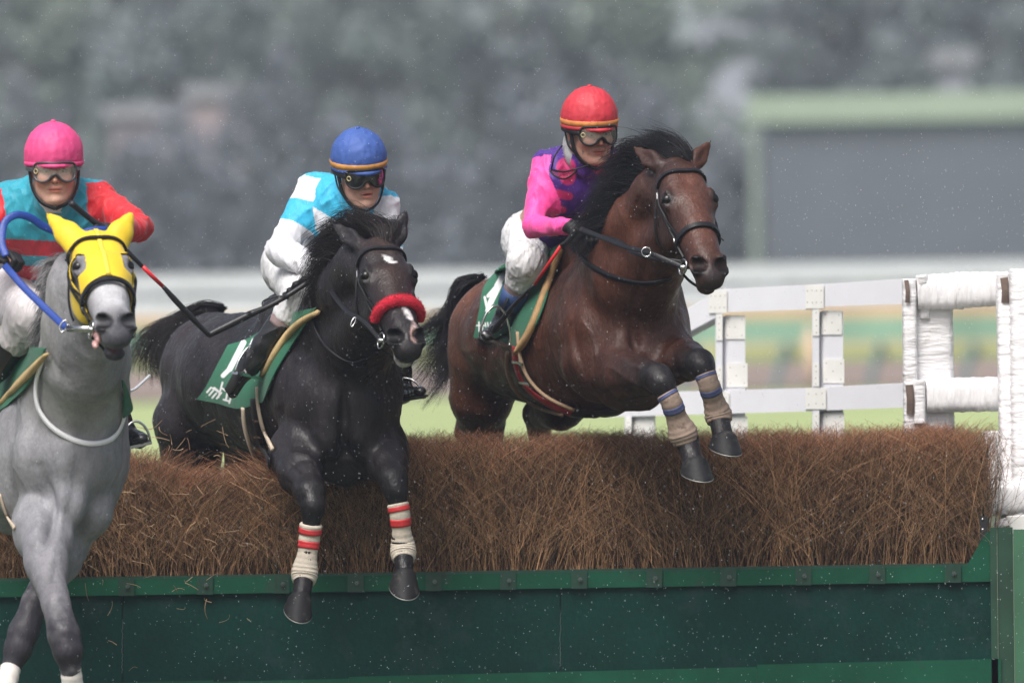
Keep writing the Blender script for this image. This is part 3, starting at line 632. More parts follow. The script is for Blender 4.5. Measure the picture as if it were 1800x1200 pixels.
class Head:
    """horse head frame: F down the face, U out of the forehead, Sd the horse's left"""
    def __init__(s, eye, eyeY, F, sc=1.05, twist=0.):
        s.F = nrm(F); h = nrm((-s.F[1], s.F[0], 0)); s.Sd = nrm(h + twist*np.cross(s.F, h)); s.Sd = nrm(s.Sd-s.F*np.dot(s.Sd, s.F)); s.U = np.cross(s.Sd, s.F)
        if s.U[2] < 0: s.U = -s.U
        s.sc = sc; s.O = at(eye[0], eye[1], eyeY) - sc*(.188*s.F-.026*s.U); s.A = np.array([s.F, s.U, s.Sd])
    hood = False
    def __call__(s, f, u, d=0.): return s.O+s.sc*(f*s.F+u*s.U+d*s.Sd)
    def loc(s, X): return ((X-s.O)@s.A.T)/s.sc
    def add(s, S, ears, mouth=0.):
        c = s.sc; E = lambda p, r, k=.03, op='+', ax=None: S.ell(s(*p), np.array(r)*c, k*c, s.A if ax is None else ax, op)
        Cn = lambda a, ra, b_, rb, k=.03, w=None, scl=1.: S.cone(s(*a), ra*c, s(*b_), rb*c, k*c, w, scl)
        E((.05, -.065, 0), (.10, .075, .078)); E((.17, -.048, 0), (.14, .058, .090)); E((.10, -.1, 0), (.1, .08, .070))
        E((.11, -.028, .038), (.08, .035, .035), .03); E((.11, -.028, -.038), (.08, .035, .035), .03)
        for q in (1, -1):
            E((.185, -.036, q*.080), (.045, .032, .024), .024)
            E((.20, -.135, q*.060), (.105, .088, .034), .035)
            Cn((.235, -.062, q*.064), .015, (.37, -.064, q*.045), .012, .02)
            Cn((.26, -.03, q*.022), .026, (.47, -.028, q*.018), .02, .025)
        Cn((.20, -.045, .016), .060, (.44, -.055, .008), .044, .03); Cn((.20, -.045, -.016), .060, (.44, -.055, -.008), .044, .03); Cn((.24, -.09, 0), .070, (.46, -.075, 0), .052, .035)
        E((.50, -.062, 0), (.062, .049, .058), .03)
        for q in (1, -1): E((.514, -.036, q*.050), (.044, .034, .027), .016)
        E((.556, -.074, 0), (.032, .038, .05), .022)
        jd = mouth
        Cn((.19, -.17, 0), .046, (.49, -.122-jd, 0), .026, .03); E((.527, -.128-jd, 0), (.034, .022, .036), .02)
        for q in (1, -1):
            E((.525, -.099-jd*.5, q*.04), (.062, .0045+jd*.35, .03), .008, '-')
            E((.526, -.022, q*.056), (.038, .022, .042), .010, '-', np.array([nrm(s.F+.45*s.U), nrm(s.U-.45*s.F), s.Sd]))
            E((.190, -.004, q*.098), (.026, .020, .017), .010, '-')
            E((.176, .001, q*.080), (.030, .008, .014), .008)
            E((.206, -.022, q*.097), (.026, .005, .008), .008)
            E((.225, -.10, q*.110), (.075, .045, .022), .03, '-')
        if mouth:
            E((.535, -.105-jd*.5, 0), (.035, jd*.55, .036), .008, '-')
        for q, tip in zip((-1, 1), ears):
            a = s(.03, -.03, q*.060) if s.hood else s(.005, -.035, q*.058); t = at(*tip); d = t-a; L = np.linalg.norm(d); d /= L
            o = nrm(np.cross(d, nrm(s.U*.5+s.F*.8))); fr = nrm(np.cross(o, d)); fr = fr if fr@s.F > 0 or fr@np.array((0, -1, 0)) > 0 else -fr
            fr = fr if fr@np.array((0, -1, 0)) > 0 else -fr
            e0, e1, e2 = (.043, .033, .015) if s.hood else (.024, .031, .017)
            S.cone(a, e0*c, a+d*L*.40, e1*c, .014, fr, .6); S.cone(a+d*L*.40, e1*c, a+d*L*.75, e2*c, .010, fr, .6); S.cone(a+d*L*.75, e2*c, t, .0025, .006, fr, .7)
            if not s.hood: S.ell(a+d*L*.52+fr*.019*c, (L*.38, .014*c, .020*c), .006, np.array([d, fr, o]), '-')
        return S
    def ring(s, S, f, angs, off=.004, uc=-.07, tilt=0., fo=None):
        """points round the head at face distance f (array ok), angle 0 = forehead, + = left side"""
        angs = np.radians(np.asarray(angs, float)); f = np.broadcast_to(np.asarray(f, float), angs.shape)
        c = np.array([s(a, uc+(a-.3)*-.06, 0) for a in f]); d = np.cos(angs)[:, None]*(s.U+tilt*s.F)+np.sin(angs)[:, None]*s.Sd; d /= np.linalg.norm(d, axis=1)[:, None]
        P, ok = hits(S, c+d*.25, -d, .26, 0., off); N = S.grad(P); return P, N

def hairs(guides, n, wd, jr=.01, jt=.03, cols=((.01, .01, .011),), seg=7, clump=0):
    """hair between ordered guide polylines [(px,py,Y),...]"""
    G = np.array([[at(*p) for p in gd] for gd in guides]); k = G.shape[1]; g = np.random.default_rng(n)
    if clump:
        cl = g.uniform(0, len(G)-1.001, clump); cj = g.normal(0, 1, (clump, 3)); ci = g.integers(0, clump, n); t = cl[ci]+g.normal(0, .06, n); J = cj[ci]*.8+g.normal(0, .35, (n, 3))
    else: t = g.uniform(0, len(G)-1.001, n); J = g.normal(0, 1, (n, 3))
    t = np.clip(t, 0, len(G)-1.001); i = t.astype(int); fr = (t-i)[:, None, None]; P = G[i]*(1-fr)+G[i+1]*fr
    ramp = np.linspace(0, 1, k)[None, :, None]; P = P + J[:, None, :]*(jr+(jt-jr)*ramp)
    wob = g.normal(0, 1, (n, k, 3))*jt*.22*ramp; P = P+wob
    sh = g.uniform(.6, 1.05, n)[:, None, None]; P = P[:, :1]+(P-P[:, :1])*sh
    cc = np.array(cols)[g.integers(0, len(cols), n)]*g.uniform(.6, 1.5, (n, 1))
    return strands(None, P, wd*g.uniform(.6, 1.3, n), seg, cc, .25)
hair_m = mat('hair', rough=.5, attr=True, var=.1, scale=20, spec=.25)
leather = mat('leather_black', (.008, .008, .010), .42, .2, 20, bump=.0006, bscale=120, spec=.3); bitm = mat('bit_steel', (.55, .55, .55), .22, .05, 10, metal=1)
shoe = None
def dict_mat(nm, *a, **k): return bpy.data.materials.get(nm) or mat(nm, *a, **k)
def coat(nm, rough=.5, var=.22, coat_=.0, grain=.30): return mat(nm, rough=rough, attr=True, var=var, scale=14, bump=.010, bscale=14, coat=coat_, spec=.30, bump2=.0022, b2scale=150, rvar=.18, grain=grain, stretch=(1, 1, .6))

def hoof(fet, top, bot, rt, rb, parent, m, fwd):
    """hoof: slanted truncated cone from coronet to ground edge"""
    top, bot = np.array(top), np.array(bot); ax = nrm(bot-top); fwd = nrm(np.array(fwd)-ax*np.dot(fwd, ax)); sd = np.cross(ax, fwd); P = []
    L = np.linalg.norm(bot-top)
    for t, s_ in ((0, .96), (.07, 1.03), (.2, 1.0), (.4, 1.01), (.6, 1.0), (.8, 1.0), (.93, 1.0), (1., .96), (1.0, .8), (.94, .5), (.93, .01)):
        row = []
        for j in range(28):
            a = 2*math.pi*j/28; r = (rt+(rb-rt)*min(t*1.05, 1))*s_; fx = math.cos(a)
            e = 1.12 if fx > 0 else (.92-.16*math.exp(-(math.sin(a)/.25)**2))
            row.append(top+ax*L*.56*t*(1+1.35*fx*min(1, r/rb))+fwd*fx*r*e+sd*math.sin(a)*r)
        P.append(row)
    b = MB(); b.grid(np.array(P), close=True); o = b.build('hoof', m, parent, smooth=True)
    rim = [P[7][j]*.97+P[8][j]*.03 for j in list(range(20, 28))+list(range(0, 9))]; b = MB(); b.tube(np.array(rim), .0022, 6); b.build('shoe', shoe, o, smooth=True); return o

hoofm = mat('hoof_black', (.009, .009, .010), .6, .35, 18, spec=.3, bump=.0012, bscale=30, stretch=(.6, .6, 3), dirt=(.05, .045, .04), dscale=16)
shoe = mat('shoe_steel', (.34, .34, .32), .5, .1, 10, metal=.7)
RES = .0085
def legseg(S, pts, k=.02, w=None, sc=1.): S.chain([(at(*p[:3]), px(p[3])) for p in pts], k, w, sc)

class Horse: pass
def build_horse(name, label, rootp, T):
    """T: dict with torso / neck / legs in picture coordinates plus depth"""
    h = Horse(); h.root = empty(name, rootp, label, 'horse'); S = SDF(); h.S = S
    for p in T['torso']: S.cone(at(*p[0][:3]), px(p[0][3]), at(*p[1][:3]), px(p[1][3]), p[2] if len(p) > 2 else .08, p[3] if len(p) > 3 else None, p[4] if len(p) > 4 else 1.)
    for p in T.get('ells', []): S.ell(at(*p[0]), np.array(p[1])/440, p[2] if len(p) > 2 else .04, p[3] if len(p) > 3 else None, p[4] if len(p) > 4 else '+')
    hd = T['head']; h.head = hd
    S.chain([(at(*p[:3]), px(p[3])) for p in T['neck']] + [(hd(.07, -.12), .082*hd.sc)], .06)
    S.cone(at(*T['throat'][:3]), px(T['throat'][3]), hd(.16, -.17), .07*hd.sc, .06)
    for L in T['legs']: legseg(S, L[:2], .06); legseg(S, L[1:], .02)
    H = SDF(); hd.add(H, T['ears'], T.get('mouth', 0)); h.H = H
    S.P += H.P; h.T = T
    V, Q = S.mesh(RES, smooth=1); N = normals(V, Q)
    # fine body relief: veins, wet hair swirls
    amp = (vnoise(V*(1, .7, .45), 8, 1)-.5)*.016+(vnoise(V*(1, 1, .5), 22, 2)-.5)*.004+.004*(1-np.abs(2*vnoise(V*(1, 1, .6), 9, 12)-1))**7-.005*(1-np.abs(2*vnoise(V*(1, .8, .5), 5.5, 15)-1))**9
    hl = hd.loc(V); inhead = (np.abs(hl[:, 2]) < .14) & (hl[:, 0] > 0) & (hl[:, 0] < .62) & (np.abs(hl[:, 1]+.06) < .15)
    for cr in T.get('creases', []):
        A_, w_, pts = cr; q = spline(np.array([at(p[0], p[1], p[2] if len(p) > 2 else -.1) for p in pts]), 5); dmin = np.full(len(V), 9.); V0 = V[:, [0, 2]]; q0 = q[:, [0, 2]]; taper = np.ones(len(V))
        for i in range(len(q0)-1):
            ba = q0[i+1]-q0[i]; t_ = np.clip(((V0-q0[i])@ba)/max(ba@ba, 1e-9), 0, 1); dd = np.linalg.norm(V0-q0[i]-t_[:, None]*ba, axis=1); u_ = (i+t_)/(len(q0)-1); nw = dd < dmin; taper = np.where(nw, np.sin(math.pi*np.clip(u_, .04, .96))**.6, taper); dmin = np.minimum(dd, dmin)
        fr = np.clip(-N[:, 1]*2+.5, 0, 1); k_ = np.exp(-(dmin/w_)**2)*taper*fr*(~inhead)
        if len(cr[2][0]) > 2: k_ = k_*np.exp(-np.maximum(0, np.abs(V[:, 1]-cr[2][0][2])-.35)**2/.02)
        amp = amp+A_*k_
    lg = np.full(len(V), 9.)
    for L in T['legs']:
        for p_, q_ in zip(L[2:-1], L[3:]): lg = np.minimum(lg, SDF.dist(('c', at(*p_[:3]), px(p_[3]), at(*q_[:3]), px(q_[3]), .02, None, 1., '+'), V)[0])
    amp = np.where(lg < .03, amp*.22, amp); amp = np.where(inhead, amp*.25, amp); V = V+N*amp[:, None]
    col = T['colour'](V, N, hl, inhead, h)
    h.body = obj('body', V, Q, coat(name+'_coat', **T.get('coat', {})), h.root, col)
    # eyes
    for q in (-1, 1):
        c = hd(.190, -.019, q*.083); b = MB(); b.sphere(c, .0235*hd.sc, 12); e = b.build('eye', dict_mat('horse_eye', (.004, .003, .0025), .22, 0, spec=.35), h.root, smooth=True)
    return h
def bridle(h, band_c=leather, nose=None, fn=.355, cheek=True, brow=True):
    hd, H, S = h.head, h.H, h.S; h.root_b = h.root
    def strap(nm, f, an, w_, th, off=.003, par=None, m=None):
        P, N = hd.ring(H, f, an, off); b = MB(); band(P, N, w_, th, b); return b.build(nm, m or band_c, par or h.root)
    strap('browband', .075, np.linspace(-98, 98, 40), .017, .007)
    for q in (-1, 1):
        ck = strap('cheekpiece', np.linspace(.06, .42, 26), q*np.linspace(100, 96, 26), .013, .006)
        strap('noseband_strap', np.linspace(.10, .37, 24), q*np.interp(np.linspace(0, 1, 24), [0, .5, 1], [97, 93, 70]), .010, .005)
        strap('throat_strap', np.linspace(.05, .21, 20), q*np.linspace(100, 150, 20), .011, .005, .004)
        strap('buckle', np.array([.10, .115, .13]), q*np.array([100, 100, 100]), .019, .004, .007, ck, bitm); strap('buckle', np.array([.33, .345, .355]), q*np.array([97, 97, 97]), .017, .004, .007, ck, bitm)
        a_, b_ = hd.ring(H, np.array([.14]), np.array([q*104.]), .004)[0][0], 0; b = MB(); e = np.array([a_, a_+hd.F*.02-hd.U*.02+hd.Sd*q*.004, a_+hd.F*.05-hd.U*.035+hd.Sd*q*.008, a_+hd.F*.075-hd.U*.055+hd.Sd*q*.006]); b.tube(spline(e, 5), .0042, 6, flat=.5); b.build('strap_tail', band_c, ck)
    h.bridle = ck
    if nose is None: strap('noseband', fn, np.linspace(-115, 115, 50), .024, .009)
    strap('noseband_back', np.full(40, fn+.01), np.linspace(115, 245, 40), .018, .006)
    if nose is not None:
        P, N = hd.ring(H, fn, np.linspace(-88, 88, 60), .012); b = MB(); r = .023*np.sin(np.linspace(.5, math.pi-.5, 60))**.35
        b.tube(P, r, 18); nb = b.build('fleece_noseband', nose, h.root, smooth=True)
        g = np.random.default_rng(2); n = 7000; i = g.integers(2, 57, n); d = g.normal(size=(n, 3)); d /= np.linalg.norm(d, axis=1)[:, None]; p0 = P[i]+g.normal(0, .002, (n, 3)); e = p0+d*(r[i]*g.uniform(1.0, 1.30, n))[:, None]
        c4 = np.stack([p0+(e-p0)*.8, p0+(e-p0)*.87+g.normal(0, .0015, (n, 3)), e, e+g.normal(0, .002, (n, 3))], 1)
        V, F, _ = strands(None, c4, .0011, 2); f_ = obj('fleece', V, F, nose, nb); f_['kind'] = 'stuff'
    h.bits = {}
    for q in (-1, 1):
        c = hd(.452, -.100, q*.072); h.bits[q] = c; b = MB(); a = np.linspace(0, 2*math.pi, 25)
        ax1, ax2 = nrm(hd.F*.9+hd.U*.3), nrm(np.cross(hd.Sd, hd.F)); b.tube([c+.036*(math.cos(t)*ax1+math.sin(t)*ax2)+hd.Sd*q*.004*math.sin(t) for t in a], .0042, 8, cap=False)
        o = b.build('bit_ring', bitm, h.root, smooth=True); b = MB(); b.tube([c-hd.Sd*q*.03, c+hd.Sd*q*.012], .009, 8); b.build('bit_bar', bitm, o, smooth=True)
    b = MB(); b.tube(spline(np.array([h.bits[1]+hd.F*.02-hd.U*.02, hd(.475, -.15, .04), hd(.478, -.172-h.T.get('mouth', 0)*.9, 0), hd(.475, -.15, -.04), h.bits[-1]+hd.F*.02-hd.U*.02]), 5), .0055, 6); b.build('chin_strap', band_c, h.root)
def rein(h, pts, w, m, name='rein', r3=False):
    q = spline(np.array([at(*p) if not isinstance(p, np.ndarray) else p for p in pts]), 8); b = MB(); b.tube(q, w, 10, flat=.3, flatdir=(0, -1, .1)); return b.build(name, m, h.root, smooth=True)
def legwrap(h, pts, m, name='leg_wrap', seed=0, bands=None, bm=None):
    """bandage: ringed, slightly uneven sleeve; pts (px,py,Y,r)"""
    q = spline(np.array([[*at(*p[:3]), px(p[3])] for p in pts]), 10); g = np.random.default_rng(seed); b = MB(); n = len(q)
    r = q[:, 3]*(1+.02*np.sin(np.arange(n)*1.3)+g.normal(0, .008, n)); r[0] *= .93; r[-1] *= .93; b.tube(q[:, :3], r, 24); o = b.build(name, m, h.root, smooth=True)
    for t0, t1 in bands or []:
        i0, i1 = t0*(n-1), t1*(n-1); tt = np.linspace(i0, i1, 5); P = np.stack([np.interp(tt, np.arange(n), q[:, k]) for k in range(3)], 1); rr = np.interp(tt, np.arange(n), r)+.0025
        b = MB(); b.tube(P, rr, 24); b.build('tape', bm, o, smooth=True)
    return o
def cloth_patch(h, rows, name, m, colf=None, nu=60, nv=44, off=.014, th=.006, fb=.3, label=None, flare=None):
    """rows: list of picture polylines (top to bottom), each [(px,py),...] same count; draped on the body"""
    R0 = np.array([spline(np.array(r, float), 12) for r in rows]); R1 = np.stack([spline(R0[:, i], 12) for i in range(R0.shape[1])], 1)
    iu = np.linspace(0, R1.shape[1]-1, nu); iv = np.linspace(0, R1.shape[0]-1, nv)
    G = np.zeros((nv, nu, 2))
    for a, v in enumerate(iv):
        i = min(int(v), R1.shape[0]-2); row = R1[i]*(1-(v-i))+R1[i+1]*(v-i)
        for k in (0, 1): G[a, :, k] = np.interp(iu, np.arange(R1.shape[1]), row[:, k])
    D = np.array([ray(*p) for p in G.reshape(-1, 2)]); P, ok = hits(h.S, CAM, D, 45, 34., off)
    Y = np.where(ok, P[:, 1], np.nan).reshape(nv, nu)
    for a in range(nv):
        m_ = ~np.isnan(Y[a])
        Y[a] = np.interp(np.arange(nu), np.where(m_)[0], Y[a][m_]) if m_.sum() > 1 else fb
    for _ in range(6):
        Yp = np.pad(Y, 1, mode='edge'); Y = np.minimum(Y, .25*(Yp[:-2, 1:-1]+Yp[2:, 1:-1]+Yp[1:-1, :-2]+Yp[1:-1, 2:]))*.5+.5*Y
    if flare is not None: Y = Y+flare(np.linspace(0, 1, nv)[:, None], np.linspace(0, 1, nu)[None, :])
    Pw = np.array([at(G[a, c, 0], G[a, c, 1], Y[a, c]) for a in range(nv) for c in range(nu)]).reshape(nv, nu, 3)
    N = -np.cross(np.gradient(Pw, axis=0), np.gradient(Pw, axis=1)); N /= np.linalg.norm(N, axis=2, keepdims=True)+1e-9
    if (N[..., 1] > 0).mean() > .5: N = -N
    col = None
    if colf is not None: col = colf(G.reshape(-1, 2), np.tile(np.linspace(0, 1, nu), nv), np.repeat(np.linspace(0, 1, nv), nu))
    b = MB(); b.slab(Pw, N, th, col); o = b.build(name, m, h.root, smooth=True, usecol=colf is not None)
    if label: o['label'] = label
    return o
def strokes(base, ink, segs, w):
    """colour function: ink where a picture point lies within w of a stroke; segs [((x,y),(x,y)[,w])]"""
    def f(G, u, v):
        col = np.tile(np.array(base, float), (len(G), 1)); best = np.full(len(G), 99.)
        for s_ in segs:
            a, b_ = np.array(s_[0], float), np.array(s_[1], float); ww = s_[2] if len(s_) > 2 else w; q = G-a; t = np.clip(q@(b_-a)/max((b_-a)@(b_-a), 1e-6), 0, 1)[:, None]
            best = np.minimum(best, np.linalg.norm(q-t*(b_-a), axis=1)-ww)
        k = np.clip(.5-best/1.2, 0, 1)[:, None]; return col*(1-k)+np.array(ink)*k
    return f
# ============================================================= riders
def skinmat():
    m = bpy.data.materials.get('skin')
    if m: return m
    m = mat('skin', rough=.5, attr=True, grain=.10, gscale=140, var=.08, scale=30, bump=.0004, bscale=160, spec=.4)
    m.node_tree.nodes['Principled BSDF'].inputs['Subsurface Weight'].default_value = .08
    m.node_tree.nodes['Principled BSDF'].inputs['Subsurface Scale'].default_value = .01
    return m
class Person: pass
def sleeve(V, p, s_, lo=-.02):
    """mask of the sleeve, and distance along the arm from the shoulder"""
    def seg(a, b_):
        t = np.clip((V-a)@(b_-a)/((b_-a)@(b_-a)), 0, 1); return np.linalg.norm(V-a-t[:, None]*(b_-a), axis=1), t
    J = p.J; d1, t1 = seg(J['sh'+s_], J['el'+s_]); d2, t2 = seg(J['el'+s_], J['wr'+s_]); dt, _ = seg(J['neck']-np.array((0, 0, .03)), J['waist'])
    da = np.minimum(d1, d2); d = nrm(J['el'+s_]-J['sh'+s_]); along = np.where(d2 < d1, 10+t2, (V-J['sh'+s_])@d)
    m = (da < dt*.62) & (along > lo) & (da < .095); return m, along
def hand(S, wr, knu, back, thumb, sc=1., grip=1.):
    """gloved or bare fist: wrist point, knuckle direction, back-of-hand normal, thumb-side direction"""
    D, B = nrm(knu), nrm(back); Tm = nrm(thumb); Tm = nrm(Tm-D*np.dot(Tm, D)); B = nrm(B-D*np.dot(B, D)-Tm*np.dot(B, Tm)); w = np.array(wr, float)
    f = lambda d, b_, t: w+sc*(D*d+B*b_+Tm*t)
    S.cone(w, .026*sc, f(.03, 0, 0), .027*sc, .012, B, .8); S.ell(f(.048, 0, 0), np.array((.045, .017, .042))*sc, .014, np.array([D, B, Tm]))
    for i, (t, L) in enumerate(((.031, .95), (.010, 1.06), (-.011, 1.), (-.031, .82))):
        k0 = f(.085-.003*abs(i-1.3), .004, t); k1 = k0+sc*L*(D*.030*(1.1-grip*.35)-B*.030*grip); k2 = k1+sc*L*(-D*.012*grip+D*.02*(1-grip)-B*.023); k3 = k2+sc*L*(-D*.020*grip-B*.004)
        S.chain([(f(.045, 0, t*.8), .010*sc), (k0, .0115*sc), (k1, .0102*sc), (k2, .0094*sc), (k3, .0082*sc)], .004)
    S.chain([(f(.018, -.008, .026), .013*sc), (f(.045, -.018, .045), .0118*sc), (f(.072, -.030, .040), .0104*sc), (f(.086, -.034, .022), .0088*sc)], .006)
def face_sdf(S, hf, sc, mouth_open=0.):
    """hf: (O, F, L, U) head frame, O between the ears at eye height"""
    O, F, L, U = hf; A = np.array([F, L, U]); c = sc
    P = lambda f, l, u: O+c*(F*f+L*l+U*u)
    E = lambda p, r, k=.012, op='+': S.ell(P(*p), np.array(r)*c, k*c, A, op)
    E((-.012, 0, .035), (.098, .076, .088)); E((.028, 0, -.03), (.062, .067, .083), .03); E((.052, 0, -.055), (.038, .052, .048), .02)
    for q in (1, -1):
        E((.064, q*.040, -.030), (.024, .026, .024), .018)                       # cheek bone
        S.cone(P(.0, q*.058, -.060), .022*c, P(.062, q*.020, -.102), .020*c, .03)   # jaw
        E((.078, q*.030, .020), (.016, .026, .010), .012)                        # brow
        E((.090, q*.031, -.001), (.015, .017, .010), .010, '-')                  # socket
        E((.076, q*.031, -.002), (.014, .0145, .0125), .003)                       # eyeball and lids
        E((-.008, q*.079, -.006), (.018, .007, .031), .006); E((-.004, q*.086, -.004), (.009, .004, .018), .004, '-')
        E((.093, q*.013, -.036), (.010, .0075, .0065), .006)                     # nostril wing
        pass
    S.cone(P(.086, 0, .012), .0075*c, P(.103, 0, -.030), .0105*c, .012)
    E((.104, 0, -.033), (.010, .0095, .008), .005)
    E((.082, 0, -.066), (.016, .030, .020), .012)
    E((.092, 0, -.0605), (.010, .025, .0052), .005); E((.090, 0, -.0715-mouth_open*.6), (.010, .021, .0060), .005)
    E((.100, 0, -.0655-mouth_open*.3), (.012, .020, .0012+mouth_open*.42), .003, '-')
    E((.076, 0, -.103-mouth_open*.4), (.022, .022, .016), .016)
def face_paint(col, V, hf, sc, base):
    O, F, L, U = hf; q = ((V-O)@np.array([F, L, U]).T)/sc
    def el(c, r, colr, s=.35):
        d = np.linalg.norm((q-np.array(c))/np.array(r), axis=1); k = np.clip((1-d)/s+.5, 0, 1)[:, None]; col[:] = col*(1-k)+np.array(colr)*k
    b = np.array(base)
    for s_ in (1, -1):
        el((.07, s_*.042, -.035), (.04, .026, .022), b*(1.05, .80, .78), .9); el((-.008, s_*.08, -.006), (.03, .02, .035), b*(1.0, .72, .68), .6)
        el((.085, s_*.030, .0195), (.03, .021, .0045), (.02, .014, .012), .5)
        el((.088, s_*.031, -.002), (.013, .0125, .0042), (.35, .33, .31), .3); el((.090, s_*.030, -.002), (.010, .0052, .0050), (.015, .01, .008), .3); el((.088, s_*.031, .0038), (.016, .0145, .0016), (.03, .018, .015), .6)
        el((.10, s_*.0065, -.042), (.008, .0045, .0035), (.08, .03, .025), .6)
    el((.104, 0, -.033), (.014, .013, .010), b*(1.05, .80, .76), .8)
    el((.097, 0, -.0600), (.016, .027, .0055), b*(.85, .47, .46), .35); el((.095, 0, -.072), (.016, .022, .0058), b*(.9, .52, .5), .35); el((.094, 0, -.0656), (.024, .026, .0022), (.05, .015, .014), .5)
    k = (q[:, 0] < .01) & (q[:, 2] > .012); col[k] = (.012, .009, .008)
def head_frame(px_, py_, Y, yaw, pitch=0., roll=0.):
    """yaw + turns to the picture's right, pitch + looks down"""
    y, p = math.radians(yaw), math.radians(pitch); F = np.array((math.sin(y)*math.cos(p), -math.cos(y)*math.cos(p), -math.sin(p))); L = nrm(np.cross((0, 0, 1), F)); U = np.cross(F, L)
    r = math.radians(roll); L, U = L*math.cos(r)+U*math.sin(r), U*math.cos(r)-L*math.sin(r)
    return (at(px_, py_, Y), F, L, U)
def helmet(pn, hf, sc, m, stripe, root, seed=0):
    O, F, L, U = hf; g = np.random.default_rng(seed); c0 = O+sc*(U*.056-F*.006)
    aa, ee = np.meshgrid(np.arange(96)/96*6.2832, np.arange(40)/20-.4, indexing='ij'); sp = np.stack([np.cos(aa)*np.cos(ee), np.sin(aa)*np.cos(ee), np.sin(ee)], -1).reshape(-1, 3)
    r1 = 1-np.abs(2*vnoise(sp*(1, 1, .5), 6, seed)-1); r2 = 1-np.abs(2*vnoise(sp*(1.3, .7, 1), 11, seed+3)-1); wn = (.0030*r1**4+.0022*r2**4*vnoise(sp, 3, seed+9)).reshape(96, 40)
    def Pt(az, el, off=0.):
        rx, ry, rz = .117, .104, .112; d = F*math.cos(az)*math.cos(el)*rx + L*math.sin(az)*math.cos(el)*ry + U*math.sin(el)*rz
        seam = .0016*math.exp(-(((az % (math.pi/2))-math.pi/4)/.03)**2)*math.cos(el)
        wr = wn[int((az/6.2832*96)) % 96][min(39, max(0, int((el+.4)*20)))]+.0008*math.sin(az*23+seed*2+3*el)*math.cos(el)**3
        return c0+sc*d*(1+(off+wr-seam)/.115)
    na, ne = 96, 34; rows = []
    for i in range(ne):
        el = -.30+(math.pi/2+.295)*i/(ne-1); rows.append([Pt(2*math.pi*j/na, el) for j in range(na)])
    inn = [[Pt(2*math.pi*j/na, e, o_) for j in range(na)] for e, o_ in ((.1, -.012), (-.28, -.010), (-.34, -.004))]
    b = MB(); b.grid(np.array(inn+rows), close=True); hm_ = b.build('helmet', m, root, smooth=True)
    # band round the rim, with a small peak over the brow
    b = MB(); rr = []
    for e, o_ in ((-.36, -.001), (-.36, .004), (-.30, .006), (-.22, .003), (-.22, 0)):
        row = []
        for j in range(na):
            a = 2*math.pi*j/na; pk = max(0, math.cos(a))**6; q = Pt(a, e, o_); q = q+sc*(F*(.016*pk*(1 if e < -.25 else 0))-U*.004*pk*(1 if e < -.3 else 0)); row.append(q)
        rr.append(row)
    b.grid(np.array(rr), close=True); b.build('helmet_rim', m, hm_, smooth=True)
    if stripe is not None:
        b = MB(); b.grid(np.array([[Pt(2*math.pi*j/na, e, o_) for j in range(na)] for e, o_ in ((-.245, .001), (-.235, .0038), (-.055, .0035), (-.045, .0008))]), close=True); b.build('elastic_stripe', stripe, hm_, smooth=True)
    b = MB(); b.sphere(Pt(0, math.pi/2, .001), np.array((.010, .010, .006))*sc, 6, np.array([F, L, U])); b.build('button', m, hm_, smooth=True)
    return hm_
def goggles(pn, hf, sc, root, lens_m, frame_m, hue=None):
    O, F, L, U = hf; P = lambda f, l, u: O+sc*(F*f+L*l+U*u)
    # outline in angle space, wrapped on an elliptic cylinder round the face
    def W(l, u, d=0.):
        l *= 1.10; u = u*1.2-.001; a = l/.082; return P(.010+(.094+d)*math.cos(a*.86), (.080+d)*math.sin(a*.95), u)
    up = [(-.072, .0), (-.070, .016), (-.058, .025), (-.03, .027), (0, .026), (.03, .027), (.058, .025), (.070, .016), (.072, .0)]
    lo = [(.070, -.014), (.058, -.026), (.038, -.0305), (.020, -.024), (.010, -.012), (0, -.007), (-.010, -.012), (-.020, -.024), (-.038, -.0305), (-.058, -.026), (-.070, -.014)]
    ring = spline(np.array(up+lo+[up[0]]), 5)
    b = MB(); pts = np.array([W(l, u, .013) for l, u in ring]); b.tube(pts, .0044*sc, 8, cap=False); fr = None
    gg = b.build('goggles', frame_m, root, smooth=True)
    n = 44; ls = np.linspace(-.071, .071, n); top = np.interp(ls, [p[0] for p in up], [p[1] for p in up]); lo2 = lo[::-1]; bot = np.interp(ls, [p[0] for p in lo2], [p[1] for p in lo2])
    G = np.array([[W(l, bo+(t-bo)*k, .0125+.002*math.sin(math.pi*k)) for l, t, bo in zip(ls, top, bot)] for k in np.linspace(0, 1, 8)]); b = MB(); b.grid(G); b.build('lens', lens_m, gg, smooth=True)
    b = MB()                                         # foam body joining frame and face
    b.grid(np.array([[W(l, u, .012) for l, u in ring], [W(l*1.03, u*1.02, .002) for l, u in ring], [W(l*1.02, u*1.0, -.008) for l, u in ring]])); b.build('foam', frame_m, gg, smooth=True)
    for q in (1, -1):
        b = MB(); S_ = spline(np.array([W(q*.071, .004, .013), P(.02, q*.094, .008), P(-.03, q*.098, .012), P(-.07, q*.085, .018)]), 5)
        Nn = S_-O; band(S_, Nn/np.linalg.norm(Nn, axis=1)[:, None], .018*sc, .004, b); b.build('goggle_strap', frame_m, gg, smooth=True)
        c = W(q*.060, .001, .0165); d = nrm(c-P(.01, 0, 0)); a = np.linspace(0, 6.2832, 17); e1 = nrm(np.cross(d, U)); 
        if q == -1: b = MB(); b.tube([c+.008*sc*(math.cos(t)*e1+math.sin(t)*U) for t in a], .002*sc, 6, cap=False); b.build('vent', dict_mat('vent_brass', (.45, .38, .2), .4), gg, smooth=True)
    return gg
strapm = mat('strap_black', (.008, .008, .009), .55, .2, 30, spec=.3)
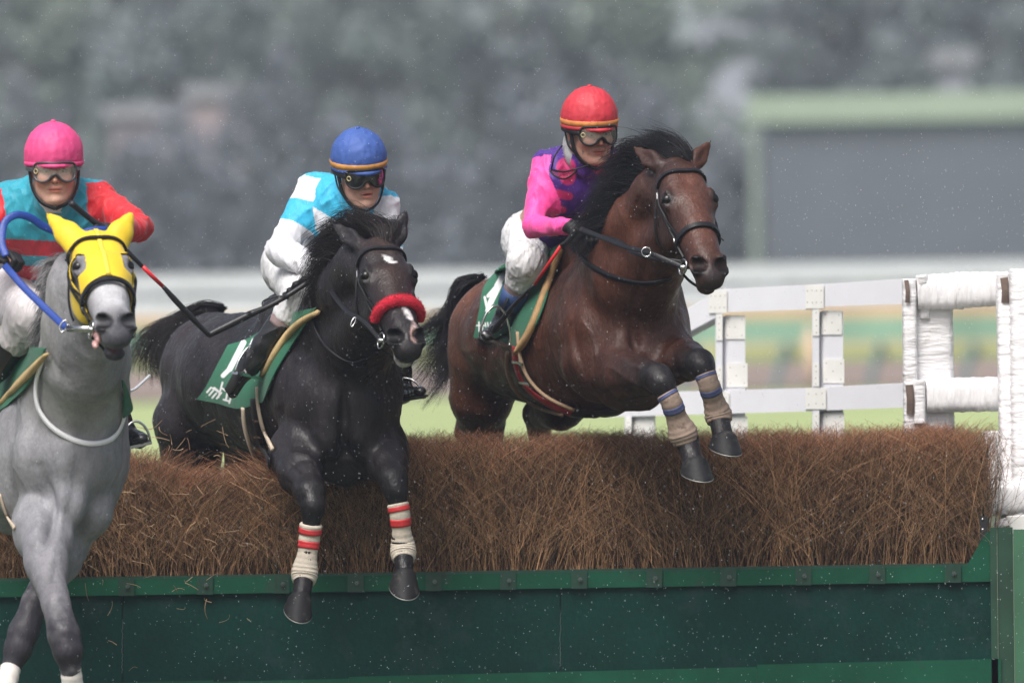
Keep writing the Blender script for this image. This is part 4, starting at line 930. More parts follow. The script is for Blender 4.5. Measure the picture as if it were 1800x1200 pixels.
def chin_strap(hf, sc, root):
    O, F, L, U = hf; P = lambda f, l, u: O+sc*(F*f+L*l+U*u)
    for s_ in (1, -1):
        q = MB(); pts = spline(np.array([P(.02, s_*.087, .025), P(.028, s_*.084, -.02), P(.04, s_*.075, -.068), P(.062, s_*.047, -.112), P(.074, 0, -.134)]), 6); Nn = pts-P(0, 0, -.04); band(pts, Nn, .017*sc, .005, q); cs = q.build('chin_strap', strapm, root); q = MB()
        pts = spline(np.array([P(-.03, s_*.088, .0), P(-.01, s_*.084, -.045), P(.03, s_*.077, -.070)]), 6); Nn = pts-P(0, 0, -.04); band(pts, Nn, .011*sc, .004, q); q.build('side_strap', strapm, cs)

def folds(A=.004, dirs=((1, .2, .9), (.5, .3, -1.1)), s=16, seed=1):
    def f(V):
        r = 0
        for i, d in enumerate(dirs):
            d = nrm(d); w_ = vnoise(V, 5, seed+i); n_ = vnoise(V-np.outer(V@d, d)*.78, s*(1+.5*i), seed+7+i); r = r+(1-np.abs(2*n_-1))**2*w_
        return A*(r-.45)
    return f
def build_person(name, label, rootp, T, group=None):
    p = Person(); p.root = empty(name, rootp, label, 'jockey', group); hf = T['hf']; sc = T['sc']; J = {k: at(*v[:3]) for k, v in T['j'].items()}; p.J = J; p.hf = hf
    skin = np.array(T.get('skin', (.50, .29, .205)))
    Rr = T.get('r', {}); g_ = lambda k, d: Rr.get(k, d)/440
    # ---- one continuous body
    S = SDF(); face_sdf(S, hf, sc, T.get('mouth', 0.)); O, F, L, U = hf; nb = O+sc*(-F*.02-U*.06)
    S.cone(nb, .052*sc, J['neck'], .058, .03); mid = (J['neck']+J['pelvis'])/2
    S.cone(J['neck'], .08, mid+T.get('midoff', np.zeros(3)), .11, .05); S.cone(mid, .11, J['pelvis'], .12, .05); 
    for s_ in 'rl':
        if 'sh'+s_ in J: S.chain([(J['neck'], .055), (J['sh'+s_], .048), (J['el'+s_], .036), (J['wr'+s_], .026)], .03)
        if 'kn'+s_ in J: S.chain([(J['pelvis'], .09), (J['hip'+s_], .085), (J['kn'+s_], .055), (J['an'+s_], .030), (J['an'+s_]*.6+J['toe'+s_]*.4, .016)], .03)
    for s_, hnd in T['hands'].items(): hand(S, J['wr'+s_], *[np.array(v, float) for v in hnd[:3]], sc=.95)
    V, Q = S.mesh(.0042, smooth=1); col = np.tile(skin, (len(V), 1))*(.92+.16*vnoise(V, 25, 3))[:, None]
    face_paint(col, V, hf, sc, skin); 
    if T.get('mud'): col = mixc(col, (vnoise(V, 90, 5)-.70)*5, (.12, .09, .07))
    p.body = obj('body', V, Q, skinmat(), p.root, col); p.S = S
    # ---- shirt
    S = SDF(); nk = J['neck']
    S.cone(nk-np.array((0, 0, .02)), g_('chest', 46)*.9, mid+T.get('midoff', np.zeros(3)), g_('belly', 58), .06); S.cone(mid+T.get('midoff', np.zeros(3)), g_('belly', 58), J['waist'], g_('waist', 50), .05)
    for s_ in 'rl':
        if 'sh'+s_ in J:
            S.cone(nk, g_('sh0', 34), J['sh'+s_], g_('sh1', 29), .05); S.cone(J['sh'+s_], g_('sh1', 29), J['el'+s_], g_('el', 23), .02); S.cone(J['el'+s_], g_('el', 23), J['wr'+s_]*.97+J['el'+s_]*.03, g_('wr', 16), .012)
            S.ell((J['neck']*.45+J['sh'+s_]*.55)-np.array((0, 0, .08)), (.11, .10, .13), .06)
    for e in T.get('shirt_ells', []): S.ell(at(*e[0]), np.array(e[1])/440, .05)
    S.cone(nb, .062*sc, nb-U*.05*sc, .07*sc, .012); S.ell(nb+F*.012+U*.02, (.056*sc, .056*sc, .085*sc), .01, np.array([F, L, U]), '-')
    V, Q = S.mesh(.0052, smooth=1, disp=folds(.016, s=20, seed=T.get('seed', 1))); p.shirtS = S
    p.shirt = obj('shirt', V, Q, mat(name+'_silk', rough=.55, attr=True, var=.07, scale=6, bump=.012, bscale=13, stretch=(2.0, 1, .7), bump2=.002, b2scale=90, sheen=.15, spec=.35, grain=.07, gscale=80, dirt=(.12, .08, .06) if T.get('mud') else None, dscale=45, demand=.70), p.root, T['silk'](V, p))
    for s_ in 'rl':
        if 'wr'+s_ in J and s_ in T.get('cuffs', 'rl'):
            d = nrm(J['wr'+s_]-J['el'+s_]); b = MB(); a = J['wr'+s_]-d*.012; b.tube([a-d*.02, a-d*.018, a, a+d*.004], [g_('wr', 16)*1.01, g_('wr', 16)*1.06, g_('wr', 16)*1.03, g_('wr', 16)*.9], 20); b.build('cuff', mat('cuff', T.get('cuffc', (.6, .6, .62)), .6, .08, 10), p.shirt, smooth=True)
    # ---- breeches
    S = SDF(); S.ell(J['pelvis'], np.array(T.get('butt', (58, 70, 56)))/440, .05); S.cone(J['waist'], g_('waist', 50)*.88, J['pelvis'], g_('hipr', 48), .05)
    for s_ in 'rl':
        if 'kn'+s_ in J: S.cone(J['hip'+s_], g_('thigh', 40), J['kn'+s_], g_('knee', 31), .04); S.cone(J['kn'+s_], g_('knee', 31), J['kn'+s_]*.72+J['an'+s_]*.28, g_('shin', 26), .02)
    for e in T.get('breech_ells', []): S.ell(at(*e[0]), np.array(e[1])/440, .04)
    V, Q = S.mesh(.0055, smooth=1, disp=folds(.008, ((.3, .2, 1), (.5, .2, .9)), 40, 5))
    p.breeches = obj('breeches', V, Q, mat(name+'_breeches', T.get('brc', (.60, .60, .61)), .6, .08, 8, bump=.010, bscale=18, stretch=(2.6, 1, .5), bump2=.0015, b2scale=120, dirt=(.16, .12, .09) if T.get('mud') else (.5, .47, .44), dscale=18 if T.get('mud') else 6, demand=.56 if T.get('mud') else .62), p.root)
    # ---- gloves
    for s_, hnd in T['hands'].items():
        S = SDF(); hand(S, J['wr'+s_], *[np.array(v, float) for v in hnd[:3]], sc=1.04); d = nrm(J['wr'+s_]-J['el'+s_]); S.cone(J['wr'+s_]-d*.03, .029, J['wr'+s_]+d*.01, .028, .01)
        V, Q = S.mesh(.0032, smooth=1); obj('glove', V, Q, dict_mat('glove_black', (.008, .008, .010), .65, .3, 30, bump=.0012, bscale=90), p.root)
    # ---- lower legs: stocking, boot, sole, stirrup
    bootm = dict_mat('boot_black', (.012, .012, .013), .22, .25, 12, bump=.002, bscale=22, coat=.3)
    for s_ in T['boots']:
        k, a, t = J['kn'+s_], J['an'+s_], J['toe'+s_]; m0 = k*(1-T.get('boot0', .42))+a*T.get('boot0', .42)
        b = MB(); kk = k*.8+a*.2; b.tube(spline(np.array([kk, kk*.6+m0*.4, m0+(a-k)*.03]), 6), np.linspace(g_('shin', 26)*.98, g_('bt', 22)*.98, 13), 22); b.build('stocking', dict_mat(name+'_stocking', T.get('stockc', (.46, .38, .44)), .6, .1, 14, bump=.001), p.root, smooth=True)
        if T.get('legband'):
            q0, q1 = (k*(1-u)+a*u for u in T['legband']); b = MB(); b.tube([q0, (q0+q1)/2, q1], [g_('bt', 22)*1.1, g_('bt', 22)*1.09, g_('bt', 22)*1.06], 24); b.build('leg_band', mat('band_blue', (.025, .06, .17), .6, .15, 16, bump=.001), p.root, smooth=True)
        S = SDF(); fd = nrm(t-a); hl = a-fd*.035+nrm(a-k)*.02
        S.cone(m0, g_('bt', 22), m0*.45+a*.55, g_('bt', 22)*.93, .01); S.cone(m0*.45+a*.55, g_('bt', 22)*.93, a, g_('ank', 17), .02)
        S.cone(hl, .034, a+fd*.03, .036, .03); S.cone(a+fd*.03, .036, t, .031, .02, nrm(np.cross(fd, np.cross(a-k, fd))), .8)
        S.ell(m0-nrm(a-k)*.012, (.05, .05, .012), .004, op='-', ax=None)
        V, Q = S.mesh(.005, smooth=1, disp=folds(.011, ((1, .2, .5),), 22, 9)); bo = obj('boot', V, Q, bootm, p.root)
        b = MB(); dn = nrm(np.cross(fd, np.cross(a-k, fd))); dn = dn if dn@(a-k) > 0 else -dn; b.tube([hl+dn*.022, a+fd*.03+dn*.026, t+dn*.022+fd*.012], [.030, .036, .030], 12, flat=.25, flatdir=dn); b.build('sole', dict_mat('sole_black', (.02, .019, .018), .6), bo, smooth=True)
    helmet(p, hf, sc, T['cap'], T.get('stripe'), p.root, T.get('seed', 1)); goggles(p, hf, sc, p.root, T['lens'], T['gframe']); chin_strap(hf, sc, p.root)
    return p
def stirrup(c, w_, h_, R_, Up, root, name='stirrup'):
    """iron: arch over the foot, flat tread below; R_ sideways, Up up"""
    R_, Up = nrm(R_), nrm(Up); a = np.linspace(-.12, math.pi+.12, 26); b = MB()
    arch = [c+R_*w_*math.cos(t)*(1-.06*max(0, math.sin(t)))+Up*(h_*max(math.sin(t), 0)*1.0+(-.01 if math.sin(t) < 0 else 0)) for t in a]; b.tube(arch, .0048, 8); o = b.build(name, dict_mat('stirrup_steel', (.6, .6, .6), .18, .05, 10, metal=1), root, smooth=True)
    b = MB(); b.box(c-Up*.012, (w_*1.02, .006, .022), np.array([R_, Up, np.cross(R_, Up)])); b.build('tread', bpy.data.materials['stirrup_steel'], o)
    return o
def whip(name, pts, radii, secs, label, group=None):
    """secs: list of (i0,i1,material,partname) along pts"""
    Pw = [at(*q) for q in pts]; t = empty(name, Pw[0], label, 'whip', group)
    for i0, i1, m, nm in secs:
        b = MB(); P = spline(np.array(Pw[i0:i1+1]), 5) if i1-i0 > 1 else np.array(Pw[i0:i1+1]); r = np.interp(np.linspace(i0, i1, len(P)), np.arange(len(Pw)), np.array(radii)/440); b.tube(P, r, 10); b.build(nm, m, t, smooth=True)
    return t
glass_clear = mat('lens_clear', (.75, .72, .62), .08, 0, trans=0, alpha=.16, spec=.9, coat=1.)
glass_dark = mat('lens_dark', (.012, .014, .014), .06, 0, spec=.9, coat=1.)
# ------------------------------------------------------------- bay horse on the right
def mixc(col, w_, c): w_ = np.clip(w_, 0, 1)[:, None]; return col*(1-w_)+np.array(c)*w_
def col_bay(V, N, hl, inhead, h):
    n1 = vnoise(V, 5, 4)[:, None]; col = np.array((.070, .026, .016))*(.7+.6*n1)*np.ones((len(V), 3))
    dk = np.array((.030, .014, .011)); 
    col = mixc(col, (vnoise(V*(1, 1, .6), 3, 8)-.45)*2.4, dk)
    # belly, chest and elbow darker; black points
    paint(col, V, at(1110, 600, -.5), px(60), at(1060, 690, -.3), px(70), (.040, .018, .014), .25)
    for L in h.T['legs'][:2]:
        a, b_ = L[1], L[3]; m = [(a[i]+b_[i])/2 for i in range(3)]
        paint(col, V, at(*m), px(44), at(*b_[:3]), px(46), (.014, .011, .012), .14, .03)
        for p, q in zip(L[2:-1], L[3:]): paint(col, V, at(*p[:3]), px(p[3]+12), at(*q[:3]), px(q[3]+12), (.012, .010, .011), .03)
    for L in h.T['legs'][2:]:
        for p, q in zip(L[-3:-1], L[-2:]): paint(col, V, at(*p[:3]), px(p[3]+8), at(*q[:3]), px(q[3]+8), (.014, .011, .012), .1)
    paint(col, V, at(800, 560, 1.2), px(20), at(812, 500, 1.0), px(20), (.15, .055, .025), .3)
    # head: warm face, dark muzzle
    hd = h.head; paint(col, V, hd(.12, 0), .05, hd(.40, 0), .035, (.105, .040, .026), .12)
    paint(col, V, hd(.55, -.06), .055*hd.sc, hd(.50, -.09), .06, (.020, .016, .017), .07, .01); paint(col, V, hd(.47, -.15), .05, hd(.50, -.13), .04, (.022, .017, .017), .06)
    for q in (-1, 1):
        paint(col, V, hd(.525, -.014, q*.056), .042, hd(.536, -.018, q*.056), .040, (.003, .002, .002), .012)
        paint(col, V, hd(.190, -.010, q*.088), .030, hd(.20, -.014, q*.088), .026, (.012, .008, .007), .025)
        paint(col, V, hd(.3, -.09, q*.07), .02, hd(.42, -.08, q*.06), .02, (.035, .018, .015), .05)
    return col
H3 = Head((1212, 353), -.86, (.20, -.70, -.68), 1.10)
T3 = dict(
  torso=[((893, 585, 1.12, 106), (935, 590, .85, 108)), ((935, 592, .85, 108), (1040, 605, .35, 122)), ((1040, 605, .35, 122), (1092, 575, -.02, 112)),
         ((1092, 575, -.02, 100), (1118, 600, -.18, 92)), ((1010, 470, .45, 50), (1075, 450, .1, 60))],
  ells=[((1040, 600, -.16), (46, 60, 92), .07), ((1165, 585, -.10), (42, 60, 80), .05), ((1035, 640, -.18), (46, 60, 40), .05), ((1055, 640, -.20), (50, 40, 60), .06), ((1160, 650, -.30), (38, 38, 36), .03),
        ((1092, 640, -.36), (30, 26, 56), .02), ((1140, 638, -.34), (28, 26, 54), .02), ((1116, 610, -.45), (5, 30, 60), .04, None, '-'), ((1112, 700, -.28), (50, 30, 26), .03), ((1005, 560, .12), (34, 40, 90), .04)],
  neck=[(1092, 520, -.02, 98), (1112, 455, -.22, 80), (1136, 390, -.40, 62), (1162, 340, -.56, 44)],
  throat=(1120, 500, -.30, 74), head=H3, ears=[(1110, 256, -.60), (1250, 247, -.62)],
  legs=[[(1040, 640, -.02, 50), (1105, 660, -.45, 40), (1156, 664, -.76, 24), (1164, 674, -.79, 21), (1178, 700, -.80, 15), (1196, 745, -.76, 15), (1208, 775, -.74, 20), (1214, 797, -.77, 16), (1221, 820, -.80, 22)],
        [(1180, 628, -.15, 44), (1205, 634, -.45, 35), (1230, 638, -.70, 24), (1235, 646, -.725, 20), (1243, 668, -.74, 15), (1255, 705, -.70, 15), (1263, 728, -.68, 19), (1267, 750, -.71, 16), (1272, 774, -.74, 21)],
        [(858, 640, 1.1, 72), (848, 700, 1.15, 56), (850, 765, 1.25, 36), (838, 830, 1.6, 24), (832, 900, 1.75, 15), (826, 960, 1.8, 18)],
        [(1010, 680, .75, 50), (985, 715, .75, 40), (945, 727, .95, 26), (950, 790, 1.2, 18), (955, 880, 1.3, 15), (958, 930, 1.3, 18)],
        [(812, 735, 1.4, 10), (810, 760, 1.4, 13)]],
  creases=[(-.010, .020, [(1012, 470), (1004, 540), (1012, 610), (1030, 650)]), (-.010, .018, [(1096, 530), (1112, 590), (1113, 650), (1110, 690)]), (.008, .016, [(1045, 625), (1080, 622), (1125, 645), (1150, 655)]),
    (-.009, .013, [(1050, 690), (1090, 680), (1135, 684)]), (-.010, .018, [(992, 610), (1004, 670), (1040, 712)]), (-.007, .016, [(1135, 450), (1118, 510), (1100, 560)]), (-.006, .014, [(952, 600), (958, 650), (972, 700)]), (-.006, .014, [(930, 600), (934, 640), (945, 680)]),
    (-.010, .020, [(905, 640), (892, 700), (868, 745)]), (-.010, .022, [(828, 520), (850, 590), (846, 670), (838, 720)]), (.006, .006, [(1062, 640), (1085, 650), (1110, 668), (1130, 676)]), (-.009, .014, [(1178, 600), (1182, 640), (1195, 668)]), (.005, .005, [(1020, 560), (1040, 590), (1050, 640)])],
  colour=col_bay, coat=dict(rough=.46, coat_=.0))
h3 = build_horse('bay_horse', 'reddish brown horse with black mane, rightmost, leaping over the brush', at(1050, 1360, .3), T3)
wrapT = mat('wrap_tan', (.29, .215, .17), .9, .25, 22, bump=.0018, bscale=70, dirt=(.13, .09, .07), dscale=22, demand=.56); tapeb = mat('tape_blue', (.07, .085, .19), .5, .2, 20)
L = T3['legs'][0]; legwrap(h3, [(1171, 690, -.80, 18.5), (1180, 706, -.80, 18.5), (1190, 735, -.77, 19), (1200, 760, -.75, 26), (1206, 778, -.745, 22)], wrapT, bands=[(.05, .13), (.30, .38)], bm=tapeb, seed=1)
legwrap(h3, [(1239, 655, -.735, 18.5), (1246, 675, -.735, 18.5), (1255, 705, -.70, 19), (1262, 727, -.68, 24), (1265, 742, -.69, 22)], wrapT, bands=[(.04, .11), (.3, .37)], bm=tapeb, seed=2)
hoof(None, at(1221, 814, -.80), at(1227, 852, -.85), px(22), px(28), h3.root, hoofm, (.3, -1, 0)); hoof(None, at(1272, 770, -.74), at(1277, 807, -.79), px(22), px(28), h3.root, hoofm, (.3, -1, 0))
hoof(None, at(826, 965, 1.8), at(824, 995, 1.85), px(20), px(26), h3.root, hoofm, (.3, -1, 0)); hoof(None, at(958, 935, 1.3), at(960, 968, 1.33), px(20), px(26), h3.root, hoofm, (.3, -1, 0))
bridle(h3)
blk = ((.010, .010, .012), (.016, .015, .017), (.007, .007, .008))
# mane thrown back over the rider's chest, forelock tuft, tail
V, F, c = hairs([[(1185, 288, -.62), (1150, 264, -.50), (1118, 256, -.36), (1096, 266, -.28)], [(1172, 292, -.58), (1130, 268, -.45), (1098, 272, -.32), (1072, 292, -.25)],
                 [(1150, 312, -.55), (1110, 300, -.42), (1080, 312, -.32), (1050, 335, -.27)], [(1132, 340, -.50), (1095, 335, -.42), (1062, 350, -.33), (1035, 385, -.27)],
                 [(1112, 372, -.42), (1082, 370, -.40), (1052, 385, -.33), (1022, 420, -.27)], [(1092, 408, -.34), (1065, 405, -.35), (1040, 415, -.32), (1012, 448, -.30)]], 5200, .0016, .012, .030, blk)
obj('mane', V, F, hair_m, h3.root, c)
V, F, c = hairs([[(1205, 286, -.66), (1192, 260, -.66), (1165, 242, -.60), (1130, 240, -.52)], [(1212, 290, -.68), (1208, 268, -.70), (1190, 250, -.66), (1148, 234, -.58)], [(1196, 284, -.66), (1170, 262, -.60), (1145, 248, -.5), (1112, 250, -.42)],
                 [(1190, 288, -.68), (1160, 270, -.62), (1140, 262, -.5), (1115, 268, -.42)]], 1500, .0013, .010, .018, ((.014, .014, .017), (.03, .03, .034)))
obj('forelock', V, F, hair_m, h3.root, c)
V, F, c = hairs([[(848, 486, 1.35), (816, 502, 1.45), (790, 545, 1.5), (750, 575, 1.5), (705, 585, 1.5)], [(846, 488, 1.4), (810, 508, 1.45), (782, 565, 1.5), (748, 605, 1.5), (700, 632, 1.5)], [(842, 490, 1.4), (806, 512, 1.45), (784, 585, 1.5), (766, 640, 1.5), (735, 690, 1.5)],
                 [(842, 488, 1.4), (803, 505, 1.4), (788, 580, 1.45), (782, 640, 1.45), (800, 668, 1.4)], [(842, 488, 1.4), (802, 505, 1.45), (790, 590, 1.4), (788, 650, 1.4), (742, 712, 1.4)]], 1700, .0013, .008, .022, blk, seg=10, clump=60)
obj('tail', V, F, hair_m, h3.root, c)
# saddle cloth, pad, girth, breastplate
green = rgb(28, 108, 74); gsh = (.012, .12, .062); wht = (.72, .72, .72)
clothm = mat('saddle_cloth', rough=.75, attr=True, var=.12, scale=9, bump=.002, bscale=18, sheen=.1)
segs = [((888, 478), (874, 502), 5), ((878, 500), (862, 532), 5), ((862, 530), (857, 546), 4), ((857, 546), (852, 522), 2.0), ((858, 520), (870, 506), 3)]
tx, ty = 838, 566          # the lettering along the lower hem
for dx, pts in ((0, [((0, 6), (14, 6)), ((4, 0), (4, 16)), ((10, 0), (10, 12)), ((10, 12), (6, 19))]), (15, [((0, 2), (1, 8)), ((4, 1), (5, 7)), ((10, 1), (8, 10)), ((8, 10), (3, 19))]), (27, [((3, 0), (3, 18)), ((3, 18), (9, 12)), ((0, 5), (0, 14))]), (40, [((0, 8), (3, 14))])):
    segs += [((tx+dx+a[0], ty+a[1]-dx*.02), (tx+dx+c_[0], ty+c_[1]-dx*.02), 1.15) for a, c_ in pts]
cloth_patch(h3, [[(886, 464), (915, 455), (950, 446), (990, 425)], [(852, 500), (885, 492), (925, 488), (975, 470)], [(842, 545), (872, 540), (905, 545), (946, 560)], [(832, 594), (858, 598), (885, 600), (912, 618)]], 'saddle_cloth', clothm, strokes(gsh, wht, segs, 2), nu=150, nv=150, fb=.6)
b = MB(); P = pxband(h3.S, [(988, 438), (972, 480), (952, 535), (930, 590), (908, 622)], np.interp(np.linspace(0, 1, 25), [0, .5, .85, 1], [.016, .034, .034, .012]), .018, b, .012); b.build('saddle_pad', mat('pad_tan', (.42, .26, .12), .8, .3, 12, bump=.002, bscale=40), h3.root, smooth=True)
b = MB(); pxband(h3.S, [(906, 610), (908, 645), (925, 680), (962, 708), (1005, 725)], .062, .007, b, .013, n=8); gm = b.build('girth', mat('girth_red', (.40, .018, .028), .6, .2, 12), h3.root, smooth=True)
b = MB(); pxband(h3.S, [(893, 618), (893, 655), (912, 692), (950, 716), (990, 728)], .012, .010, b, .014, n=8); b.build('piping', mat('piping_tan', (.35, .24, .15), .8), gm, smooth=True)
b = MB(); pxband(h3.S, [(911, 584), (915, 625), (930, 665), (962, 697), (1010, 720)], .014, .010, b, .014, n=8); b.build('piping', bpy.data.materials['piping_tan'], gm, smooth=True)
for y in (0, 1):
    b = MB(); pxband(h3.S, [(901+y*12, 636+y*36), (911+y*12, 637+y*36), (919+y*12, 640+y*36)], .012, .004, b, .022); b.build('buckle', bitm, gm)
b = MB(); pxband(h3.S, [(1012, 432), (1030, 460), (1075, 486), (1130, 498), (1180, 490)], .022, .006, b, .004, n=8); b.build('breast_strap', leather, h3.root, smooth=True)
b = MB(); pxband(h3.S, [(1002, 425), (1006, 432), (1012, 440)], .022, .006, b, .004, n=8); b.build('breast_strap', leather, h3.root, smooth=True)
rein(h3, [(1020, 402, -.42), (1060, 418, -.62), (1100, 434, -.80), (1140, 444, -.95), h3.bits[-1]], .010, leather)
rein(h3, [(1052, 415, -.42), (1090, 425, -.55), (1130, 450, -.85), h3.bits[1]], .009, leather)
a = np.linspace(0, 6.3, 20); b = MB(); c0 = at(1136, 443, -.98); b.tube([c0+.018*(math.cos(t)*np.array((1, 0, 0))+math.sin(t)*np.array((0, 0, 1))) for t in a], .003, 6); b.build('martingale_ring', bitm, h3.root, smooth=True)
b = MB(); q = H3.ring(h3.H, np.array([.33, .36]), np.array([92, 92]), .004)[0]; b.tube(spline([q[0], at(1254, 402, -.95), at(1262, 413, -.96), at(1272, 423, -.97)], 5), .006, 6, flat=.5); b.build('strap_end', leather, h3.bridle, smooth=True)
# ------------------------------------------------------------- dark horse in the middle
def col_dark(V, N, hl, inhead, h):
    n1 = vnoise(V, 5, 4)[:, None]; col = np.array((.016, .0135, .0155))*(.7+.6*n1)*np.ones((len(V), 3))
    col = mixc(col, (vnoise(V*(1, 1, .6), 3, 8)-.5)*1.8, (.010, .008, .010))
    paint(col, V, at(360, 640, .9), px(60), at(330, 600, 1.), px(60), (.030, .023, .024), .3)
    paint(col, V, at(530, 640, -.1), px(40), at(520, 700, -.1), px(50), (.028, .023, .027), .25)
    hd = h.head
    paint(col, V, hd(.2, .01), .05, hd(.33, 0), .04, (.036, .018, .014), .12); paint(col, V, hd(.02, 0), .05, hd(.06, 0), .05, (.04, .024, .020), .1)
    paint(col, V, hd(.54, -.06), .06*hd.sc, hd(.50, -.09), .06, (.013, .011, .012), .05, .01)
    for L in h.T['legs']:
        for p, q in zip(L[2:-1], L[3:]): paint(col, V, at(*p[:3]), px(p[3]+10), at(*q[:3]), px(q[3]+10), (.010, .009, .010), .05)
    w_ = (.62, .60, .60)
    paint(col, V, hd(.115, .006, -.002), .013, hd(.155, .008, .010), .019, w_, .007, .014)       # star
    paint(col, V, hd(.40, -.008, .008), .018, hd(.45, -.014, .018), .018, w_, .007, .010); paint(col, V, hd(.45, -.018, .020), .016, hd(.49, -.022, .026), .018, (.55, .42, .40), .008, .008)
    paint(col, V, hd(.50, 0, .030), .013, hd(.53, -.03, .024), .020, (.50, .33, .30), .010, .008)
    paint(col, V, hd(.50, -.125, -.03), .022, hd(.555, -.13, .0), .022, (.5, .48, .47), .012, .015); paint(col, V, hd(.46, -.105, -.05), .010, hd(.50, -.12, -.04), .016, (.5, .48, .47), .012, .012)
    for q in (-1, 1):
        paint(col, V, hd(.525, -.014, q*.056), .042, hd(.536, -.018, q*.056), .040, (.002, .002, .002), .012)
        paint(col, V, hd(.190, -.010, q*.088), .028, hd(.20, -.014, q*.088), .026, (.007, .006, .006), .025)
    return col
H2 = Head((683, 487), -.88, (.20, -.755, -.625), 1.10)
T2 = dict(
  torso=[((382, 652, 1.10, 106), (430, 668, .80, 112)), ((430, 668, .80, 112), (545, 700, .30, 126)), ((545, 700, .30, 126), (592, 680, -.05, 114)),
         ((592, 680, -.05, 106), (608, 705, -.20, 96)), ((505, 560, .42, 50), (565, 545, .1, 62))],
  ells=[((540, 705, -.12), (52, 60, 95), .05), ((650, 690, -.12), (44, 60, 88), .05), ((545, 780, -.22), (44, 44, 46), .04), ((655, 780, -.22), (40, 40, 42), .04),
        ((578, 745, -.34), (32, 26, 58), .02), ((632, 745, -.34), (30, 26, 55), .02), ((605, 720, -.455), (5, 30, 62), .04, None, '-'), ((605, 806, -.22), (64, 38, 46), .06), ((500, 660, .1), (34, 40, 90), .04)],
  neck=[(594, 620, -.05, 96), (608, 560, -.22, 78), (620, 505, -.42, 58), (638, 465, -.58, 42)],
  throat=(622, 620, -.28, 72), head=H2, ears=[(581, 390, -.58), (714, 370, -.62)],
  legs=[[(520, 795, -.18, 48), (526, 832, -.40, 37), (545, 866, -.60, 26), (550, 890, -.64, 21), (547, 922, -.63, 14), (538, 990, -.62, 17), (535, 1008, -.62, 19), (532, 1032, -.66, 15), (527, 1058, -.70, 17)],
        [(672, 790, -.2, 46), (685, 820, -.36, 34), (692, 844, -.50, 24), (695, 862, -.52, 20), (700, 888, -.52, 14), (707, 955, -.50, 17), (709, 970, -.51, 18), (710, 992, -.55, 14), (711, 1018, -.58, 17)],
        [(340, 745, 1.0, 74), (335, 800, 1.05, 56), (340, 850, 1.2, 38), (335, 900, 1.5, 22), (332, 960, 1.65, 15), (328, 1010, 1.7, 18)],
        [(450, 780, .8, 56), (440, 830, .95, 44), (430, 890, 1.2, 26), (425, 960, 1.5, 16), (425, 1010, 1.55, 18)]],
  creases=[(-.011, .020, [(520, 600), (502, 680), (496, 745), (510, 795)]), (-.010, .013, [(505, 800), (535, 820), (562, 850)]), (-.008, .012, [(492, 830), (520, 855), (535, 872)]), (-.010, .022, [(607, 690), (606, 750), (605, 800)]),
    (-.010, .020, [(400, 710), (412, 760), (430, 800)]), (-.010, .022, [(325, 590), (342, 680), (352, 770)]), (-.009, .018, [(660, 640), (682, 700), (690, 770)]), (.008, .014, [(512, 790), (545, 800), (572, 830)]), (.005, .006, [(540, 790), (552, 820), (556, 850)]), (-.008, .016, [(560, 580), (548, 620), (552, 680)]), (.008, .018, [(560, 760), (590, 800), (640, 800), (665, 760)])],
  colour=col_dark, coat=dict(rough=.44, coat_=.0))
h2 = build_horse('dark_horse', 'nearly black horse with white star and red fleece noseband, in the middle', at(560, 1360, .3), T2)
wrapW = mat('wrap_cream', (.52, .46, .38), .9, .18, 22, bump=.0018, bscale=70, dirt=(.30, .25, .2), dscale=18, demand=.6); taper = mat('tape_red', (.55, .03, .035), .5, .2, 20)
legwrap(h2, [(547, 920, -.63, 20), (544, 945, -.62, 18.5), (540, 975, -.62, 17.5), (537, 995, -.62, 22), (535, 1012, -.625, 23), (534, 1024, -.64, 19)], wrapW, bands=[(.06, .14), (.24, .32)], bm=taper, seed=4)
legwrap(h2, [(699, 884, -.52, 19), (703, 905, -.52, 18), (706, 935, -.51, 17), (708, 955, -.50, 21), (709, 972, -.51, 23), (710, 984, -.53, 19)], wrapW, bands=[(.06, .14), (.24, .32)], bm=taper, seed=5)
hoof(None, at(527, 1050, -.70), at(521, 1096, -.77), px(19), px(26), h2.root, hoofm, (.1, -1, -.1)); hoof(None, at(711, 1008, -.58), at(710, 1056, -.65), px(19), px(27), h2.root, hoofm, (.1, -1, -.1))
hoof(None, at(328, 1014, 1.7), at(326, 1046, 1.75), px(20), px(26), h2.root, hoofm, (.1, -1, 0)); hoof(None, at(425, 1014, 1.55), at(425, 1046, 1.6), px(20), px(26), h2.root, hoofm, (.1, -1, 0))
fleece = mat('fleece_red', (.55, .015, .04), .95, .3, 60, bump=.004, bscale=130)
bridle(h2, nose=fleece, fn=.375)
brn = ((.010, .009, .010), (.022, .017, .016), (.007, .006, .007))
V, F, c = hairs([[(660, 415, -.62), (640, 390, -.50), (610, 382, -.40), (585, 398, -.30)], [(645, 420, -.60), (610, 398, -.46), (585, 408, -.36), (562, 430, -.30)],
                 [(628, 430, -.58), (595, 415, -.46), (570, 425, -.38), (545, 455, -.32)], [(610, 460, -.52), (580, 450, -.46), (560, 470, -.38), (545, 505, -.32)],
                 [(598, 490, -.46), (575, 485, -.44), (558, 510, -.36), (552, 540, -.30)], [(588, 520, -.40), (570, 520, -.40), (556, 540, -.34), (560, 562, -.30)]], 4000, .0015, .012, .030, brn)
obj('mane', V, F, hair_m, h2.root, c)
